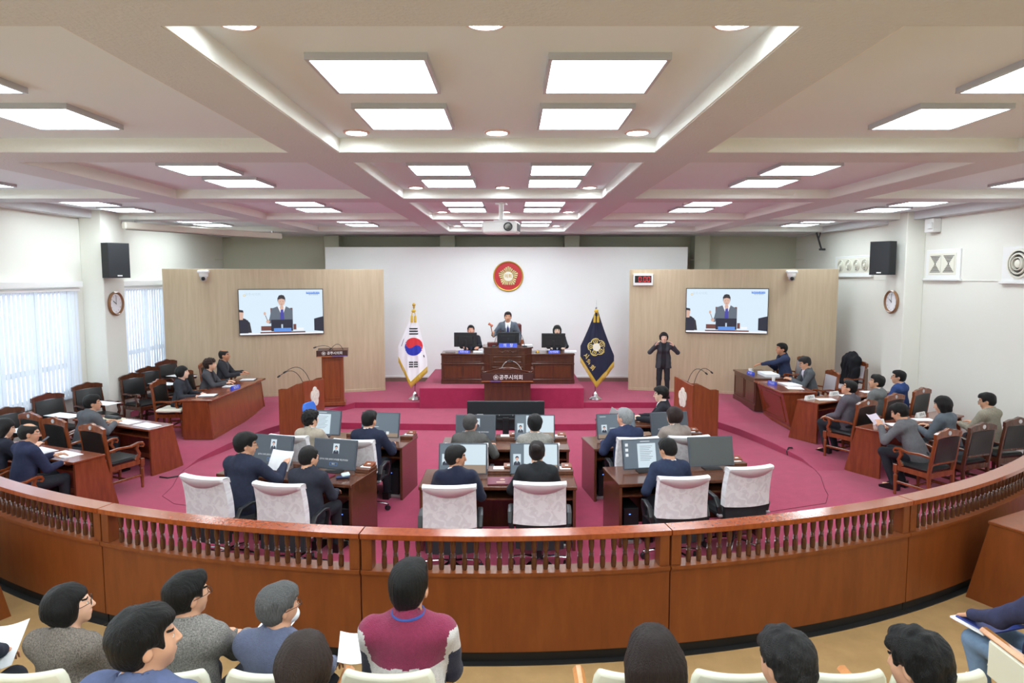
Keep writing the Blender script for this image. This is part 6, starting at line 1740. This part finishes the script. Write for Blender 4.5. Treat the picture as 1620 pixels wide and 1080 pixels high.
m = MB(); m.box(-.022, .022, -.16, .16, .40, .62, .01); m.box(-.018, .018, -.05, .05, 0, .42, .006); arm_b = m
for m_ in (arm_a, arm_b): m_.v = [(x+.245, y, z) for x, y, z in m_.v]
seat2 = copy_tree(seat); a_ = obj('armrest', arm_a, w_orange, seat2); obj('arm_post', arm_b, cream, a_)
T1, T2 = .36, .62
sx_ = [(-2.84, 'cream gallery seat at the far left edge'), (-2.30, 'cream gallery seat of the black-haired woman in brown jacket'), (-1.64, 'cream gallery seat of man in grey tweed with gold-rimmed glasses'),
       (-1.12, 'cream gallery seat of the grey-haired man'), (-.58, 'cream gallery seat of the man in the striped sweater'),        (1.06, 'empty cream gallery seat between long-haired and messy-haired heads'), (1.53, 'empty cream gallery seat between the two dark-haired heads at right'), (2.0, 'empty cream gallery seat behind dark-haired head at the far right')]
for x, l in sx_: place(seat2 if abs(x-1.53) < .01 or abs(x+.58) < .01 or abs(x+1.12) < .01 or x > 2.2 else seat, (x, 3.08, T1), 0, l, 'cream seats in the front gallery row')
m = MB(); m.v = [(x-.49, y, z) for x, y, z in arm_a.v]; m.f = arm_a.f; m.m = arm_a.m
m2 = MB(); m2.v = [(x-.49, y, z) for x, y, z in arm_b.v]; m2.f = arm_b.f; m2.m = arm_b.m
seat3 = copy_tree(seat); a_ = obj('armrest', m, w_orange, seat3); obj('arm_post', m2, cream, a_)
USED.discard(seat3.name); place(seat3, (.60, 3.08, T1), 0, 'cream gallery seat with orange armrest partly hidden by the long-haired head', 'cream seats in the front gallery row')
place(copy_tree(seat3), (3.06, 3.46, T1), 0, 'cream gallery seat of the person in jeans at the right edge', 'cream seats in the front gallery row')
for x, l in ((-1.30, 'cream gallery seat below the man in blue suit, back row'), (-.74, 'cream gallery seat of the brown-haired head, back row'), (.50, 'cream gallery seat of the long-haired woman, back row'), (.97, 'cream gallery seat of messy-haired person, back row'), (1.44, 'cream gallery seat of the rightmost dark-haired head, back row')):
    place(seat, (x, 2.02, T2), 0, l, 'cream seats in the back gallery row')
G = dict(h=.009, hh=.0048)
def A(label, x, y, z, **k):
    kk = dict(G); kk.update(k); kk['s'] = kk.get('s', 1.)*.94; kk.setdefault('seat', .42); kk.setdefault('shirt', kk.get('jacket')); return person(label, (x, y, z), **kk)
A('person with rounded black bobbed hair in brown-grey jacket, gallery front row left', -2.31, 3.10, T1-.06, sex='f', hair='shortbob', hd=1.05, hc=(24, 22, 24), jacket=(112, 104, 98), jk='tweed', head=-8, yaw=-50, pitch=6, lean=10, s=1.0, rh=(.1, .4, .62), lh=(-.1, .4, .62), glasses=True, open_v=False)
A('person in grey tweed jacket with gold-rimmed glasses, gallery front row', -1.66, 3.10, T1, hair='thick', hc=(24, 22, 22), jacket=(118, 114, 110), jk='tweed', head=-6, yaw=-32, lean=4, rh=(.10, .44, .70), lh=(.02, .46, .70), glasses=True, s=1.03)
A('person with grey hair, glasses and white mask in slate-blue knit, gallery front row', -1.20, 3.06, T1-.035, hair='thick', hc=(122, 122, 122), jacket=(82, 88, 110), jk='knit', collar='turtle', head=-8, yaw=-34, lean=8, pitch=-2, rh=(.14, .42, .62), lh=(-.1, .40, .62), glasses=True, mask=True)
SW, SI = A('person in maroon, cream and navy striped sweater with blue lanyard, gallery front row', -.52, 3.06, T1, hd=1.08, hair='short', hc=(24, 23, 23), jacket=(122, 44, 70), jk='knit', collar='turtle', head=0, yaw=-6, lean=6, s=1.12, rh=(.10, .36, .60), lh=(-.1, .36, .60),
  stripes=[((216, 210, 208), .17, .29), ((36, 38, 58), -.6, .17)])
m = MB(); m.tube([tuple(SI['T'](.074*math.sin(a), -.012-.074*math.cos(a), .520-.012*math.cos(a))) for a in np.linspace(-2.3, 2.3, 26)], .008, 6)
obj('lanyard', m, mat('lanyard_blue', (52, 78, 150), .7), SW)
A('person with black side-parted hair in blue suit and pale collar, gallery back row', -1.31, 2.12, T2+.055, hair='thick', hc=(20, 19, 20), jacket=(74, 82, 112), shirt=(186, 200, 236), head=-10, yaw=-40, lean=4, s=1.06, pitch=2)
A('brown-haired person seen from behind in the gallery back row', -.745, 2.10, T2+.02, hd=1.06, sex='f', hair='shortbob', hc=(64, 48, 42), jacket=(70, 60, 60), head=0, yaw=4, lean=10, s=.96, pitch=-8)
A('person with long straight dark brown hair in the gallery back row', .50, 2.10, T2+.04, hd=1.08, sex='f', hair='long', hc=(52, 38, 36), jacket=(60, 56, 60), head=0, yaw=2, lean=8, s=.97, pitch=-4)
A('person with tousled greying dark hair in the gallery back row', 1.0, 2.10, T2+.015, hd=1.04, hair='messy', hc=(44, 42, 44), jacket=(60, 60, 66), head=4, yaw=20, lean=12, s=.96, pitch=-10)
A('person with wavy black hair in the gallery back row at right', 1.48, 2.10, T2, hd=1.04, hair='messy', hc=(26, 25, 27), jacket=(60, 64, 72), head=4, yaw=24, lean=12, s=.98, pitch=-12)
A('person in dark sleeve at the far left edge holding papers', -2.94, 3.05, T1, jacket=(34, 38, 50), head=-5, lean=0, rh=(.06, .40, .66), lh=(-.14, .36, .62))
A('person in blue jeans at the right edge with a blue folder on lap', 3.06, 3.46, T1, jacket=(46, 48, 72), pants=(96, 116, 140), head=12, lean=0, rh=(.1, .34, .66), lh=(-.14, .40, .66), feet=.3)
held('white papers in the lap of the person at left edge', (-2.90, 3.46, T1+.68), R(20), R(-70), .24, .32)
held('white program sheet in the hands of the blue-suited man, back row', (-.98, 2.62, T2+.62), R(-30), R(-50), .22, .32)
held('white leaflet in the hands of the man in grey tweed', (-1.42, 3.62, T1+.66), R(-20), R(-70), .2, .24)
held('white paper beyond the knee of grey-haired man', (-.88, 3.50, T1+.66), R(10), R(-75), .2, .22)
t = thing('blue_folder', 'blue folder with white papers on the lap at right edge', 'folder', (2.93, 3.83, T1+.60), R(15))
m = MB(); m.box(-.15, .15, -.11, .11, 0, .012, .002); obj('papers', m, paper, t)
m = MB(); m.box(-.13, .17, -.13, .09, .013, .022, .002); obj('cover', m, mat('folder_blue', (42, 58, 128), .5), t)
